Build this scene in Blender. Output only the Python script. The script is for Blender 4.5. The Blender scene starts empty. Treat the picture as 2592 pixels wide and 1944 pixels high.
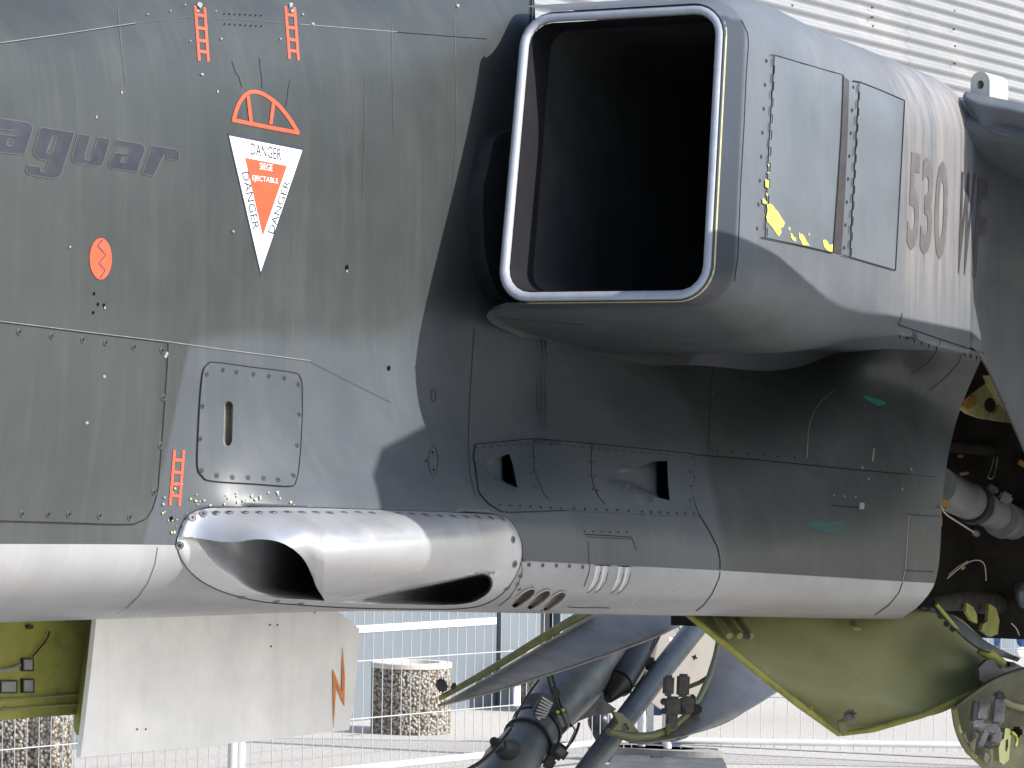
import bpy, bmesh, math, random
import numpy as np
from mathutils import Vector, Matrix
from mathutils.bvhtree import BVHTree
from mathutils.geometry import delaunay_2d_cdt

random.seed(7)
rng = np.random.default_rng(7)
scene = bpy.context.scene
COL = scene.collection
R = math.radians

# ------------------------------------------------------------------ camera
# world: +X runs aft along the aircraft, -Y is outboard (port), Z up, ground at z = 0
W0, H0, F0 = 2592.0, 1944.0, 8000.0
CAM = np.array([0.0, 0.0, 1.55])
YAW, PITCH, ROLL = R(27.0), R(1.275), R(0.8)
_r = np.array([math.sin(YAW), -math.cos(YAW), 0.0])
_f = np.array([math.cos(YAW) * math.cos(PITCH), math.sin(YAW) * math.cos(PITCH), math.sin(PITCH)])
_u = np.cross(_r, _f)
CX = math.cos(ROLL) * _r + math.sin(ROLL) * _u
CY = -math.sin(ROLL) * _r + math.cos(ROLL) * _u
cam_data = bpy.data.cameras.new('camera')
cam = bpy.data.objects.new('camera', cam_data)
COL.objects.link(cam)
cam_data.sensor_width = 36.0
cam_data.lens = F0 / W0 * 36.0
cam_data.clip_start = 0.05
cam_data.clip_end = 500.0
m = Matrix.Identity(4)
for i in range(3):
    m[i][0], m[i][1], m[i][2], m[i][3] = CX[i], CY[i], -_f[i], CAM[i]
cam.matrix_world = m
scene.camera = cam

# ------------------------------------------------------------------ sky, sun, exposure
SUN_AZ, SUN_EL = R(5.0), R(33.0)          # azimuth measured from outboard (-Y) towards aft (+X)
sun_dir = Vector((math.sin(SUN_AZ) * math.cos(SUN_EL), -math.cos(SUN_AZ) * math.cos(SUN_EL), math.sin(SUN_EL)))
world = bpy.data.worlds.new('World')
scene.world = world
world.use_nodes = True
wn = world.node_tree.nodes
wl = world.node_tree.links
wn.clear()
wo = wn.new('ShaderNodeOutputWorld')
wb = wn.new('ShaderNodeBackground')
ws = wn.new('ShaderNodeTexSky')
ws.sky_type = 'NISHITA'
ws.sun_disc = False
ws.sun_elevation = SUN_EL
ws.sun_rotation = math.atan2(sun_dir.x, sun_dir.y)
ws.air_density = 1.0
ws.dust_density = 1.2
wb.inputs['Strength'].default_value = 0.15
wl.new(ws.outputs[0], wb.inputs[0])
wl.new(wb.outputs[0], wo.inputs[0])
sun_data = bpy.data.lights.new('sun', 'SUN')
sun_data.energy = 3.9
sun_data.angle = R(0.53)
sun_data.color = (1.0, 0.965, 0.92)
sun = bpy.data.objects.new('sun', sun_data)
sun.rotation_euler = sun_dir.to_track_quat('Z', 'Y').to_euler()
sun.location = (0, -20, 20)
COL.objects.link(sun)
scene.view_settings.view_transform = 'Standard'
scene.view_settings.look = 'None'
scene.view_settings.gamma = 1.0
scene.view_settings.exposure = 0.75
scene.view_settings.use_curve_mapping = False
scene.cycles.max_bounces = 8

# ------------------------------------------------------------------ maths helpers
def ray(px, py):
    return _f + CX * ((px - W0 / 2) / F0) - CY * ((py - H0 / 2) / F0)
def at_y(px, py, Y):
    d = ray(px, py); return CAM + d * (Y / d[1])
def at_x(px, py, X):
    d = ray(px, py); return CAM + d * (X / d[0])
def at_z(px, py, Z):
    d = ray(px, py); return CAM + d * ((Z - CAM[2]) / d[2])
def at_d(px, py, D):
    d = ray(px, py); return CAM + d * (D / math.hypot(d[0], d[1]))
def to_px(p):
    q = np.asarray(p, float) - CAM
    w = q @ _f
    return W0 / 2 + F0 * (q @ CX) / w, H0 / 2 - F0 * (q @ CY) / w
def lerp_tab(tab):
    xs = [t[0] for t in tab]; ys = [t[1] for t in tab]
    return lambda x: float(np.interp(x, xs, ys))
def smooth_tab(tab):
    """monotone-ish cubic through a table"""
    xs = np.array([t[0] for t in tab], float); ys = np.array([t[1] for t in tab], float)
    ms = np.gradient(ys, xs)
    def f(x):
        x = min(max(x, xs[0]), xs[-1])
        i = min(max(int(np.searchsorted(xs, x)) - 1, 0), len(xs) - 2)
        h = xs[i + 1] - xs[i]; t = (x - xs[i]) / h
        return float((2*t**3-3*t**2+1)*ys[i] + (t**3-2*t**2+t)*h*ms[i] + (-2*t**3+3*t**2)*ys[i+1] + (t**3-t**2)*h*ms[i+1])
    return f
def sm(a, b, x):
    t = min(max((x - a) / (b - a), 0.0), 1.0); return t * t * (3 - 2 * t)
def inside(poly, x, y):
    c = False; j = len(poly) - 1
    for i in range(len(poly)):
        xi, yi = poly[i]; xj, yj = poly[j]
        if (yi > y) != (yj > y) and x < (xj - xi) * (y - yi) / (yj - yi) + xi: c = not c
        j = i
    return c
def seg_dist(poly, x, y, closed=True):
    P = np.array(poly, float); Q = np.roll(P, -1, 0)
    if not closed: P, Q = P[:-1], Q[:-1]
    d = Q - P; L = (d * d).sum(1) + 1e-9
    t = np.clip(((x - P[:, 0]) * d[:, 0] + (y - P[:, 1]) * d[:, 1]) / L, 0, 1)
    return float(np.sqrt((P[:, 0] + t * d[:, 0] - x) ** 2 + (P[:, 1] + t * d[:, 1] - y) ** 2).min())
def dens(pts, step, closed=False):
    out = []; n = len(pts)
    for i in range(n if closed else n - 1):
        a = np.array(pts[i], float); b = np.array(pts[(i + 1) % n], float)
        k = max(1, int(math.ceil(np.linalg.norm((b - a)[:2]) / step)))
        for j in range(k): out.append(tuple(a + (b - a) * j / k))
    if not closed: out.append(tuple(map(float, pts[-1])))
    return out
def catmull(pts, n=6, closed=False):
    P = [np.array(p, float) for p in pts]; N = len(P); out = []
    for i in range(N if closed else N - 1):
        if closed: p0, p1, p2, p3 = P[i - 1], P[i], P[(i + 1) % N], P[(i + 2) % N]
        else: p0, p1, p2, p3 = P[max(i - 1, 0)], P[i], P[i + 1], P[min(i + 2, N - 1)]
        for k in range(n):
            t = k / n
            out.append(tuple(0.5 * ((2*p1) + (-p0+p2)*t + (2*p0-5*p1+4*p2-p3)*t*t + (-p0+3*p1-3*p2+p3)*t**3)))
    if not closed: out.append(tuple(P[-1]))
    return out

# ------------------------------------------------------------------ object helpers
def mesh_obj(name, verts, faces, mat, parent=None, smooth=True, attrs=None):
    me = bpy.data.meshes.new(name)
    me.from_pydata([tuple(map(float, v)) for v in verts], [], [tuple(f) for f in faces])
    me.update()
    if smooth: me.polygons.foreach_set('use_smooth', [True] * len(me.polygons))
    if mat is not None: me.materials.append(mat)
    if attrs:
        for k, vals in attrs.items():
            a = me.attributes.new(k, 'FLOAT', 'POINT'); a.data.foreach_set('value', [float(v) for v in vals])
    o = bpy.data.objects.new(name, me)
    COL.objects.link(o)
    if parent is not None: o.parent = parent
    return o
def bm_obj(name, bm, mat, parent=None, smooth=False, angle=None):
    bmesh.ops.recalc_face_normals(bm, faces=bm.faces)
    me = bpy.data.meshes.new(name); bm.to_mesh(me); bm.free()
    if smooth: me.polygons.foreach_set('use_smooth', [True] * len(me.polygons))
    if smooth and angle: me.set_sharp_from_angle(angle=angle)
    if mat is not None: me.materials.append(mat)
    o = bpy.data.objects.new(name, me); COL.objects.link(o)
    if parent is not None: o.parent = parent
    return o
def thing(name, label, cat, loc=(0, 0, 0), group=None):
    o = bpy.data.objects.new(name, None); COL.objects.link(o); o.location = loc
    tag(o, label, cat, group); return o
def tag(o, label, cat, group=None):
    o['label'] = label; o['category'] = cat
    if group: o['group'] = group
    return o
def structure(o):
    o['kind'] = 'structure'; return o
def stuff(o):
    o['kind'] = 'stuff'; return o
def grid_faces(nr, nc, wrap=False):
    f = []
    for i in range(nr - 1):
        for j in range(nc if wrap else nc - 1):
            k = (j + 1) % nc
            f.append((i*nc + j, i*nc + k, (i+1)*nc + k, (i+1)*nc + j))
    return f
def frame_of(t):
    t = Vector(t).normalized()
    a = Vector((0, 0, 1)) if abs(t.z) < 0.9 else Vector((1, 0, 0))
    u = t.cross(a).normalized(); v = t.cross(u).normalized()
    return u, v
def tube(name, pts, rad, mat, parent=None, seg=12, cap=True):
    """a round tube through 3D points; rad is a number or one per point"""
    pts = [Vector(tuple(map(float, p))) for p in pts]
    if not isinstance(rad, (list, tuple)): rad = [rad] * len(pts)
    verts = []; faces = []; pu = None
    for i, p in enumerate(pts):
        t = (pts[min(i+1, len(pts)-1)] - pts[max(i-1, 0)])
        if t.length < 1e-9: t = Vector((0, 0, 1))
        t.normalize()
        if pu is None: u, v = frame_of(t)
        else:
            u = (pu - t * pu.dot(t)).normalized(); v = t.cross(u).normalized()
        pu = u
        for k in range(seg):
            a = 2 * math.pi * k / seg
            verts.append(p + (u * math.cos(a) + v * math.sin(a)) * rad[i])
    faces = grid_faces(len(pts), seg, True)
    if cap:
        faces.append(tuple(range(seg))[::-1]); faces.append(tuple((len(pts)-1)*seg + k for k in range(seg)))
    o = mesh_obj(name, verts, faces, mat, parent, True)
    o.data.set_sharp_from_angle(angle=R(50))
    return o
def prism(name, poly3, off, mat, parent=None, bevel=0.0, holes=()):
    """a plate: polygon (3D points) extruded by the vector off; optional rounded edges"""
    poly3 = [Vector(tuple(map(float, p))) for p in poly3]; off = Vector(off)
    if holes:
        n = (poly3[1]-poly3[0]).cross(poly3[2]-poly3[0]).normalized()
        u, v = frame_of(n); o0 = poly3[0]
        loops = [poly3] + [[Vector(tuple(map(float, p))) for p in h] for h in holes]
        co = []; cons = []
        for L in loops:
            b = len(co)
            for p in L: co.append(Vector(((p-o0).dot(u), (p-o0).dot(v))))
            cons.append(list(range(b, b+len(L))))
        vs, es, fs, *_ = delaunay_2d_cdt(co, [], cons, 0, 1e-7)
        base = sum(loops, [])
        tri = []
        p2 = [(c.x, c.y) for c in co]
        lp = [[p2[i] for i in c] for c in cons]
        for f in fs:
            c = sum((vs[i] for i in f), Vector((0, 0))) / len(f)
            if inside(lp[0], c.x, c.y) and not any(inside(h, c.x, c.y) for h in lp[1:]): tri.append(tuple(f))
        n0 = len(vs)
        P = [o0 + u*q.x + v*q.y for q in vs]
        # keep any out-of-plane shape of the given points
        for i, q in enumerate(base):
            if i < n0: P[i] = q
        verts = P + [q + off for q in P]
        faces = tri + [tuple(i + n0 for i in f[::-1]) for f in tri]
        cnt = {}
        for f in tri:
            for a, b in zip(f, f[1:] + f[:1]): cnt[(a, b)] = 1
        for (a, b) in list(cnt):
            if (b, a) not in cnt: faces.append((b, a, a + n0, b + n0))
        bm = bmesh.new()
        bv = [bm.verts.new(q) for q in verts]
        for f in faces:
            try: bm.faces.new([bv[i] for i in f])
            except ValueError: pass
    else:
        bm = bmesh.new()
        a = [bm.verts.new(p) for p in poly3]; b = [bm.verts.new(p + off) for p in poly3]
        bm.faces.new(a); bm.faces.new(b[::-1])
        n = len(a)
        for i in range(n): bm.faces.new((a[i], b[i], b[(i+1) % n], a[(i+1) % n]))
    if bevel:
        es = [e for e in bm.edges if len(e.link_faces) == 2 and e.calc_face_angle(0) > R(40)]
        bmesh.ops.bevel(bm, geom=es, offset=bevel, segments=2, affect='EDGES', profile=0.5)
    return bm_obj(name, bm, mat, parent, smooth=True, angle=R(35))
def box(name, lo, hi, mat, parent=None, bevel=0.0, rot=None):
    x0, y0, z0 = lo; x1, y1, z1 = hi
    o = prism(name, [(x0,y0,z0),(x1,y0,z0),(x1,y1,z0),(x0,y1,z0)], (0,0,z1-z0), mat, parent, bevel)
    return o

# ------------------------------------------------------------------ materials
def new_mat(name):
    mt = bpy.data.materials.new(name); mt.use_nodes = True
    nt = mt.node_tree; nt.nodes.clear()
    out = nt.nodes.new('ShaderNodeOutputMaterial'); b = nt.nodes.new('ShaderNodeBsdfPrincipled')
    nt.links.new(b.outputs[0], out.inputs[0])
    return mt, nt, b
def N(nt, typ, **kw):
    n = nt.nodes.new(typ)
    for k, v in kw.items():
        if k in n.inputs: n.inputs[k].default_value = v
        else: setattr(n, k, v)
    return n
def rgba(c): return (c[0], c[1], c[2], 1.0)
def mixc(nt, fac, a, b, mode='MIX'):
    n = nt.nodes.new('ShaderNodeMix'); n.data_type = 'RGBA'; n.blend_type = mode
    for sock, val in ((n.inputs[0], fac), (n.inputs[6], a), (n.inputs[7], b)):
        if hasattr(val, 'is_linked') or hasattr(val, 'node'): nt.links.new(val, sock)
        elif isinstance(val, (int, float)): sock.default_value = val
        else: sock.default_value = rgba(val)
    return n.outputs[2]
def ramp(nt, src, p0, p1, v0=0.0, v1=1.0):
    n = nt.nodes.new('ShaderNodeMapRange'); n.inputs[1].default_value = p0; n.inputs[2].default_value = p1
    n.inputs[3].default_value = v0; n.inputs[4].default_value = v1; n.clamp = True
    nt.links.new(src, n.inputs[0]); return n.outputs[0]
def mth(nt, op, a, b=0.0):
    n = nt.nodes.new('ShaderNodeMath'); n.operation = op
    for s, v in ((n.inputs[0], a), (n.inputs[1], b)):
        if isinstance(v, (int, float)): s.default_value = v
        else: nt.links.new(v, s)
    return n.outputs[0]
def noise(nt, vec, scale, detail=4.0, rough=0.55, stretch=None):
    if stretch:
        mp = N(nt, 'ShaderNodeMapping'); mp.inputs['Scale'].default_value = stretch
        nt.links.new(vec, mp.inputs['Vector']); vec = mp.outputs[0]
    n = N(nt, 'ShaderNodeTexNoise', Scale=scale, Detail=detail, Roughness=rough)
    nt.links.new(vec, n.inputs['Vector']); return n.outputs['Fac']
def geo_pos(nt):
    return nt.nodes.new('ShaderNodeNewGeometry').outputs['Position']
def paint_mat(name, cols, rough=0.40, streak=0.28, dirt=(0.13, 0.125, 0.115), dirt_amt=0.22, bump=0.25, spec=0.32, attr='camo', wave=0.6):
    """weathered airframe paint: cols[0] and cols[1] blended by the attribute, vertical rain streaks and grime"""
    mt, nt, b = new_mat(name); pos = geo_pos(nt)
    if len(cols) > 1:
        at = N(nt, 'ShaderNodeAttribute', attribute_name=attr)
        big = noise(nt, pos, 7.0, 5)
        f = mth(nt, 'ADD', at.outputs['Fac'], mth(nt, 'MULTIPLY', mth(nt, 'SUBTRACT', big, 0.5), 0.35))
        base = mixc(nt, ramp(nt, f, 0.25, 0.75), cols[0], cols[1])
    else:
        base = mixc(nt, 0.0, cols[0], cols[0])
    mott = noise(nt, pos, 3.0, 6, 0.6)
    base = mixc(nt, 1.0, base, mixc(nt, ramp(nt, mott, 0.3, 0.7), (0.82, 0.83, 0.84), (1.14, 1.13, 1.12)), 'MULTIPLY')
    st = noise(nt, pos, 1.0, 6, 0.65, (34, 10, 0.9))
    st2 = noise(nt, pos, 1.0, 4, 0.6, (90, 25, 1.6))
    s = ramp(nt, mth(nt, 'ADD', mth(nt, 'MULTIPLY', st, 0.65), mth(nt, 'MULTIPLY', st2, 0.35)), 0.52, 0.72)
    base = mixc(nt, mth(nt, 'MULTIPLY', s, streak), base, mixc(nt, 1.0, base, (1.75, 1.68, 1.55), 'MULTIPLY'))
    dk = ramp(nt, noise(nt, pos, 1.0, 7, 0.7, (14, 8, 1.4)), 0.5, 0.78)
    base = mixc(nt, mth(nt, 'MULTIPLY', dk, dirt_amt), base, dirt)
    wr = N(nt, 'ShaderNodeAttribute', attribute_name='worn')
    wfac = mth(nt, 'MULTIPLY', wr.outputs['Fac'], ramp(nt, noise(nt, pos, 1.0, 6, 0.7, (30, 10, 2.0)), 0.3, 0.65))
    base = mixc(nt, wfac, base, (0.30, 0.275, 0.26))
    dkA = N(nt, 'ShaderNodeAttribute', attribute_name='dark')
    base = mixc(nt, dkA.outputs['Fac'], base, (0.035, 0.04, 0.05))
    nt.links.new(base, b.inputs['Base Color'])
    rr = ramp(nt, noise(nt, pos, 5.0, 6, 0.65), 0.3, 0.7, rough - 0.07, rough + 0.1)
    nt.links.new(rr, b.inputs['Roughness'])
    b.inputs['Specular IOR Level'].default_value = spec
    w = noise(nt, pos, 4.5, 1.5, 0.4)
    fine = noise(nt, pos, 260.0, 3, 0.6)
    hgt = mth(nt, 'ADD', mth(nt, 'MULTIPLY', w, wave), mth(nt, 'MULTIPLY', fine, 0.012))
    bp = N(nt, 'ShaderNodeBump', Strength=bump, Distance=0.02)
    nt.links.new(hgt, bp.inputs['Height']); nt.links.new(bp.outputs[0], b.inputs['Normal'])
    return mt
def plain_mat(name, col, rough=0.5, metal=0.0, var=0.25, scale=9.0, bump=0.1, bscale=60.0, spec=0.5, dirt=None, dirt_amt=0.4, emit=None):
    mt, nt, b = new_mat(name); pos = geo_pos(nt)
    nz = noise(nt, pos, scale, 6, 0.6)
    base = mixc(nt, ramp(nt, nz, 0.3, 0.7), tuple(c*(1-var) for c in col), tuple(min(c*(1+var), 1) for c in col))
    if dirt is not None:
        d = ramp(nt, noise(nt, pos, scale*2.3, 8, 0.7), 0.5, 0.72)
        base = mixc(nt, mth(nt, 'MULTIPLY', d, dirt_amt), base, dirt)
    nt.links.new(base, b.inputs['Base Color'])
    b.inputs['Metallic'].default_value = metal
    nt.links.new(ramp(nt, noise(nt, pos, scale*1.7, 5), 0.3, 0.7, max(rough-0.08, 0.02), min(rough+0.1, 1)), b.inputs['Roughness'])
    b.inputs['Specular IOR Level'].default_value = spec
    if bump:
        bp = N(nt, 'ShaderNodeBump', Strength=bump, Distance=0.01)
        nt.links.new(noise(nt, pos, bscale, 5, 0.6), bp.inputs['Height']); nt.links.new(bp.outputs[0], b.inputs['Normal'])
    return mt

GREEN, BLUEGREY = (0.047, 0.053, 0.053), (0.070, 0.081, 0.092)
M = {}
M['camo'] = paint_mat('camouflage paint', (GREEN, BLUEGREY))
M['intake_paint'] = paint_mat('intake paint', ((0.122, 0.134, 0.150), (0.066, 0.075, 0.080)), rough=0.45, streak=0.35, dirt_amt=0.3)
M['belly'] = paint_mat('belly paint', ((0.285, 0.29, 0.30),), rough=0.33, streak=0.1, dirt=(0.2, 0.17, 0.14), dirt_amt=0.25, bump=0.15)
M['white_door'] = paint_mat('white door paint', ((0.80, 0.81, 0.83),), rough=0.4, streak=0.08, dirt=(0.35, 0.32, 0.28), dirt_amt=0.2, bump=0.1)
M['lip'] = plain_mat('intake lip metal', (0.34, 0.355, 0.39), 0.45, 0.15, 0.12, 20, 0.05)
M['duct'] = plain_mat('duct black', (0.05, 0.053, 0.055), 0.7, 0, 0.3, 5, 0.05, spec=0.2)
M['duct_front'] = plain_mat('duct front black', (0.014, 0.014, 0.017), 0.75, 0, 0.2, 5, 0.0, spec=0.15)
M['primer'] = plain_mat('zinc chromate primer', (0.22, 0.23, 0.04), 0.55, 0, 0.22, 10, 0.15, 50, dirt=(0.09, 0.08, 0.03), dirt_amt=0.6)
M['primer_dark'] = plain_mat('grubby primer', (0.165, 0.172, 0.072), 0.55, 0, 0.14, 4, 0.10, 40, dirt=(0.07, 0.065, 0.035), dirt_amt=0.25)
M['primer_pale'] = plain_mat('pale primer', (0.38, 0.38, 0.16), 0.6, 0, 0.25, 25, 0.2, 90, dirt=(0.16, 0.12, 0.10), dirt_amt=0.8)
M['chip'] = plain_mat('primer showing through', (0.62, 0.66, 0.12), 0.6, 0, 0.08, 30, 0.0)
M['chip_white'] = plain_mat('bare chip', (0.24, 0.24, 0.23), 0.5, 0, 0.1, 30, 0.0)
M['chip_yellow'] = plain_mat('yellowish chip', (0.42, 0.42, 0.20), 0.6, 0, 0.2, 60, 0.0)
M['teal'] = plain_mat('teal touch-up', (0.02, 0.16, 0.12), 0.5, 0, 0.1, 30, 0.0)
M['teal_dark'] = plain_mat('dark teal touch-up', (0.018, 0.06, 0.06), 0.5, 0, 0.1, 30, 0.0)
M['seam'] = plain_mat('seam dark', (0.018, 0.018, 0.019), 0.8, 0, 0.2, 40, 0.0, spec=0.1)
M['seam_light'] = plain_mat('scraped edge', (0.24, 0.24, 0.22), 0.5, 0, 0.2, 40, 0.0)
M['red'] = plain_mat('signal red stencil', (0.72, 0.085, 0.035), 0.5, 0, 0.12, 30, 0.0)
M['white'] = plain_mat('white stencil', (0.80, 0.80, 0.80), 0.4, 0, 0.04, 10, 0.0)
M['ink'] = plain_mat('dark stencil', (0.03, 0.035, 0.06), 0.5, 0, 0.15, 30, 0.0)
M['ghost'] = plain_mat('faded blue lettering', (0.028, 0.030, 0.040), 0.42, 0, 0.15, 18, 0.0)
M['ghost_edge'] = plain_mat('faded letter edge', (0.095, 0.103, 0.098), 0.5, 0, 0.15, 18, 0.0)
M['ghost_brown'] = plain_mat('faded serial', (0.048, 0.045, 0.047), 0.5, 0, 0.2, 18, 0.0)
M['ghost_light'] = plain_mat('worn serial', (0.125, 0.118, 0.118), 0.5, 0, 0.2, 18, 0.0)
M['orange'] = plain_mat('orange stencil', (0.66, 0.22, 0.05), 0.5, 0, 0.15, 30, 0.0)
M['screw'] = plain_mat('screw steel', (0.16, 0.16, 0.17), 0.5, 0.5, 0.3, 60, 0.0)
M['screw_dark'] = plain_mat('painted screw', (0.045, 0.05, 0.05), 0.55, 0.0, 0.3, 60, 0.0)
M['hole'] = plain_mat('hole', (0.004, 0.004, 0.004), 0.9, 0, 0, 5, 0.0, spec=0.05)
M['silver'] = plain_mat('bare aluminium', (0.50, 0.51, 0.53), 0.34, 0.6, 0.06, 7, 0.03, 30, dirt=(0.44, 0.41, 0.38), dirt_amt=0.3)
M['gear'] = plain_mat('landing gear grey', (0.145, 0.162, 0.18), 0.4, 0.1, 0.2, 8, 0.08, 60, dirt=(0.04, 0.035, 0.03), dirt_amt=0.45)
M['gear_dark'] = plain_mat('oily gear part', (0.03, 0.032, 0.034), 0.45, 0.2, 0.3, 14, 0.1, 80)
M['gear_mid'] = plain_mat('grey hydraulic casting', (0.12, 0.12, 0.125), 0.5, 0.3, 0.3, 22, 0.2, 90, dirt=(0.05, 0.04, 0.03), dirt_amt=0.6)
M['pipe'] = plain_mat('pale grey pipe', (0.20, 0.205, 0.215), 0.45, 0.1, 0.15, 10, 0.05, 60, dirt=(0.08, 0.07, 0.06), dirt_amt=0.4)
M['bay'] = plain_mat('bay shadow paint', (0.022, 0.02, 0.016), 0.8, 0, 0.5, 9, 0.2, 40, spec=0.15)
M['rust'] = plain_mat('ochre sealant', (0.28, 0.14, 0.03), 0.6, 0, 0.4, 40, 0.1)
M['hose'] = plain_mat('rubber hose', (0.025, 0.018, 0.016), 0.5, 0, 0.3, 20, 0.0)
M['cable'] = plain_mat('pale cable', (0.35, 0.32, 0.27), 0.5, 0, 0.2, 20, 0.0)
M['beige'] = plain_mat('beige door paint', (0.23, 0.21, 0.19), 0.5, 0, 0.1, 6, 0.05, 40)
M['door_grey'] = plain_mat('grubby grey door', (0.245, 0.225, 0.205), 0.42, 0.1, 0.18, 5, 0.05, 40, dirt=(0.10, 0.085, 0.07), dirt_amt=0.5)

# ================================================================== GROUND
def ground_mat():
    mt, nt, b = new_mat('pale tarmac and gravel'); pos = geo_pos(nt)
    c = mixc(nt, ramp(nt, noise(nt, pos, 0.6, 6), 0.3, 0.7), (0.50, 0.475, 0.44), (0.60, 0.575, 0.535))
    sp = ramp(nt, noise(nt, pos, 55.0, 3, 0.7), 0.36, 0.62)
    c = mixc(nt, mth(nt, 'MULTIPLY', mth(nt, 'SUBTRACT', 1.0, sp), 0.55), c, (0.24, 0.21, 0.18))
    nt.links.new(c, b.inputs['Base Color']); b.inputs['Roughness'].default_value = 0.9
    bp = N(nt, 'ShaderNodeBump', Strength=0.5, Distance=0.01)
    nt.links.new(noise(nt, pos, 70.0, 4, 0.7), bp.inputs['Height']); nt.links.new(bp.outputs[0], b.inputs['Normal'])
    return mt
g = mesh_obj('ground', [(-250,-250,0),(250,-250,0),(250,250,0),(-250,250,0)], [(0,1,2,3)], ground_mat())
structure(g)

# ================================================================== AIRCRAFT
jet = thing('jet_aircraft', 'grey-green camouflaged military jet filling the picture, seen from its left front', 'aircraft', (7.0, 4.4, 0.0))
def P(o):
    """hand a world-space part to the aircraft without moving it"""
    o.parent = jet; o.matrix_parent_inverse = Matrix.Translation((-7.0, -4.4, 0.0)); return o
def S(o, part):
    """sub-part of a part; both live in world coordinates"""
    o.parent = part; return o

# ---- main fuselage skin: depth Y as a smooth function of where a point is seen
ctrl = []
base_y = smooth_tab([(-300, 3.80), (0, 3.775), (300, 3.755), (700, 3.725), (1000, 3.70), (1300, 3.68)])
flare = smooth_tab([(-300, 0.03), (300, 0.02), (450, 0.0), (700, -0.10), (1000, -0.165), (1300, -0.225)])
fw = smooth_tab([(700, 0.0), (900, 0.05), (1000, 0.13), (1100, 0.33), (1200, 0.68), (1290, 0.98), (1380, 1.04), (1440, 1.04)])
top_in = smooth_tab([(-260, 0.46), (-120, 0.23), (0, 0.095), (100, 0.036), (250, 0.008), (500, 0.0), (700, 0.0)])
for x in (-300, -100, 100, 300, 450, 580, 700, 850, 1000, 1130, 1290):
    for y in (-260, -120, 0, 100, 250, 420, 600, 760, 900, 1000, 1100, 1200, 1290, 1380, 1450):
        ctrl.append((x, y, base_y(x) + flare(x) * (fw(y) if y > 700 else 0) + (top_in(y) if y < 700 else 0)))
for x, col in {
    1410: ((700, 3.68), (830, 3.672), (900, 3.645), (1000, 3.60), (1100, 3.54), (1200, 3.47), (1300, 3.41), (1380, 3.40), (1450, 3.40)),
    1540: ((700, 3.68), (830, 3.665), (900, 3.625), (1000, 3.56), (1100, 3.49), (1200, 3.42), (1300, 3.37), (1390, 3.355), (1460, 3.355)),
    1680: ((740, 3.69), (850, 3.66), (920, 3.60), (1000, 3.52), (1100, 3.43), (1200, 3.36), (1300, 3.31), (1400, 3.295), (1470, 3.295)),
    1830: ((780, 3.67), (880, 3.59), (940, 3.525), (1000, 3.46), (1100, 3.37), (1200, 3.295), (1300, 3.25), (1400, 3.23), (1480, 3.23)),
    1980: ((800, 3.60), (895, 3.49), (950, 3.42), (1000, 3.36), (1100, 3.275), (1200, 3.22), (1300, 3.185), (1400, 3.168), (1480, 3.168)),
    2120: ((800, 3.38), (890, 3.295), (950, 3.26), (1000, 3.23), (1100, 3.18), (1200, 3.145), (1300, 3.115), (1400, 3.10), (1480, 3.10)),
    2230: ((790, 3.10), (850, 3.10), (920, 3.14), (1000, 3.145), (1100, 3.11), (1200, 3.085), (1300, 3.06), (1400, 3.05), (1480, 3.05)),
    2290: ((760, 2.96), (832, 2.975), (900, 3.075), (1000, 3.105), (1100, 3.075), (1200, 3.05), (1300, 3.033), (1400, 3.025), (1480, 3.025)),
    2400: ((790, 2.925), (868, 2.935), (920, 2.985), (1000, 3.025), (1100, 3.03), (1200, 3.012), (1300, 3.0), (1400, 2.99), (1480, 2.99)),
    2500: ((820, 2.905), (898, 2.905), (950, 2.94), (1000, 2.965), (1100, 2.99), (1200, 2.985), (1300, 2.975), (1400, 2.97), (1480, 2.97)),
}.items():
    for y, Y in col: ctrl.append((x, y, Y))
ctrl = np.array(ctrl)
S_ = 400.0
def _phi(r2):
    return 0.5 * r2 * np.log(np.maximum(r2, 1e-12))
XY = ctrl[:, :2] / S_
A_ = _phi(((XY[:, None, :] - XY[None, :, :]) ** 2).sum(2)) + np.eye(len(XY)) * 2e-4
Pm = np.hstack([np.ones((len(XY), 1)), XY])
big = np.block([[A_, Pm], [Pm.T, np.zeros((3, 3))]])
sol = np.linalg.solve(big, np.concatenate([ctrl[:, 2], np.zeros(3)]))
def skin_Y(xs, ys):
    q = np.stack([np.ravel(xs), np.ravel(ys)], 1) / S_
    out = np.empty(len(q))
    for i in range(0, len(q), 4000):
        c = q[i:i+4000]
        k = _phi(((c[:, None, :] - XY[None, :, :]) ** 2).sum(2))
        out[i:i+4000] = k @ sol[:-3] + sol[-3] + c @ sol[-2:]
    return out
def unproj(xs, ys, Ys):
    xs, ys, Ys = map(np.ravel, (xs, ys, Ys))
    d = _f[None, :] + CX[None, :] * ((xs - W0/2) / F0)[:, None] - CY[None, :] * ((ys - H0/2) / F0)[:, None]
    return CAM[None, :] + d * (Ys / d[:, 1])[:, None]

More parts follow.
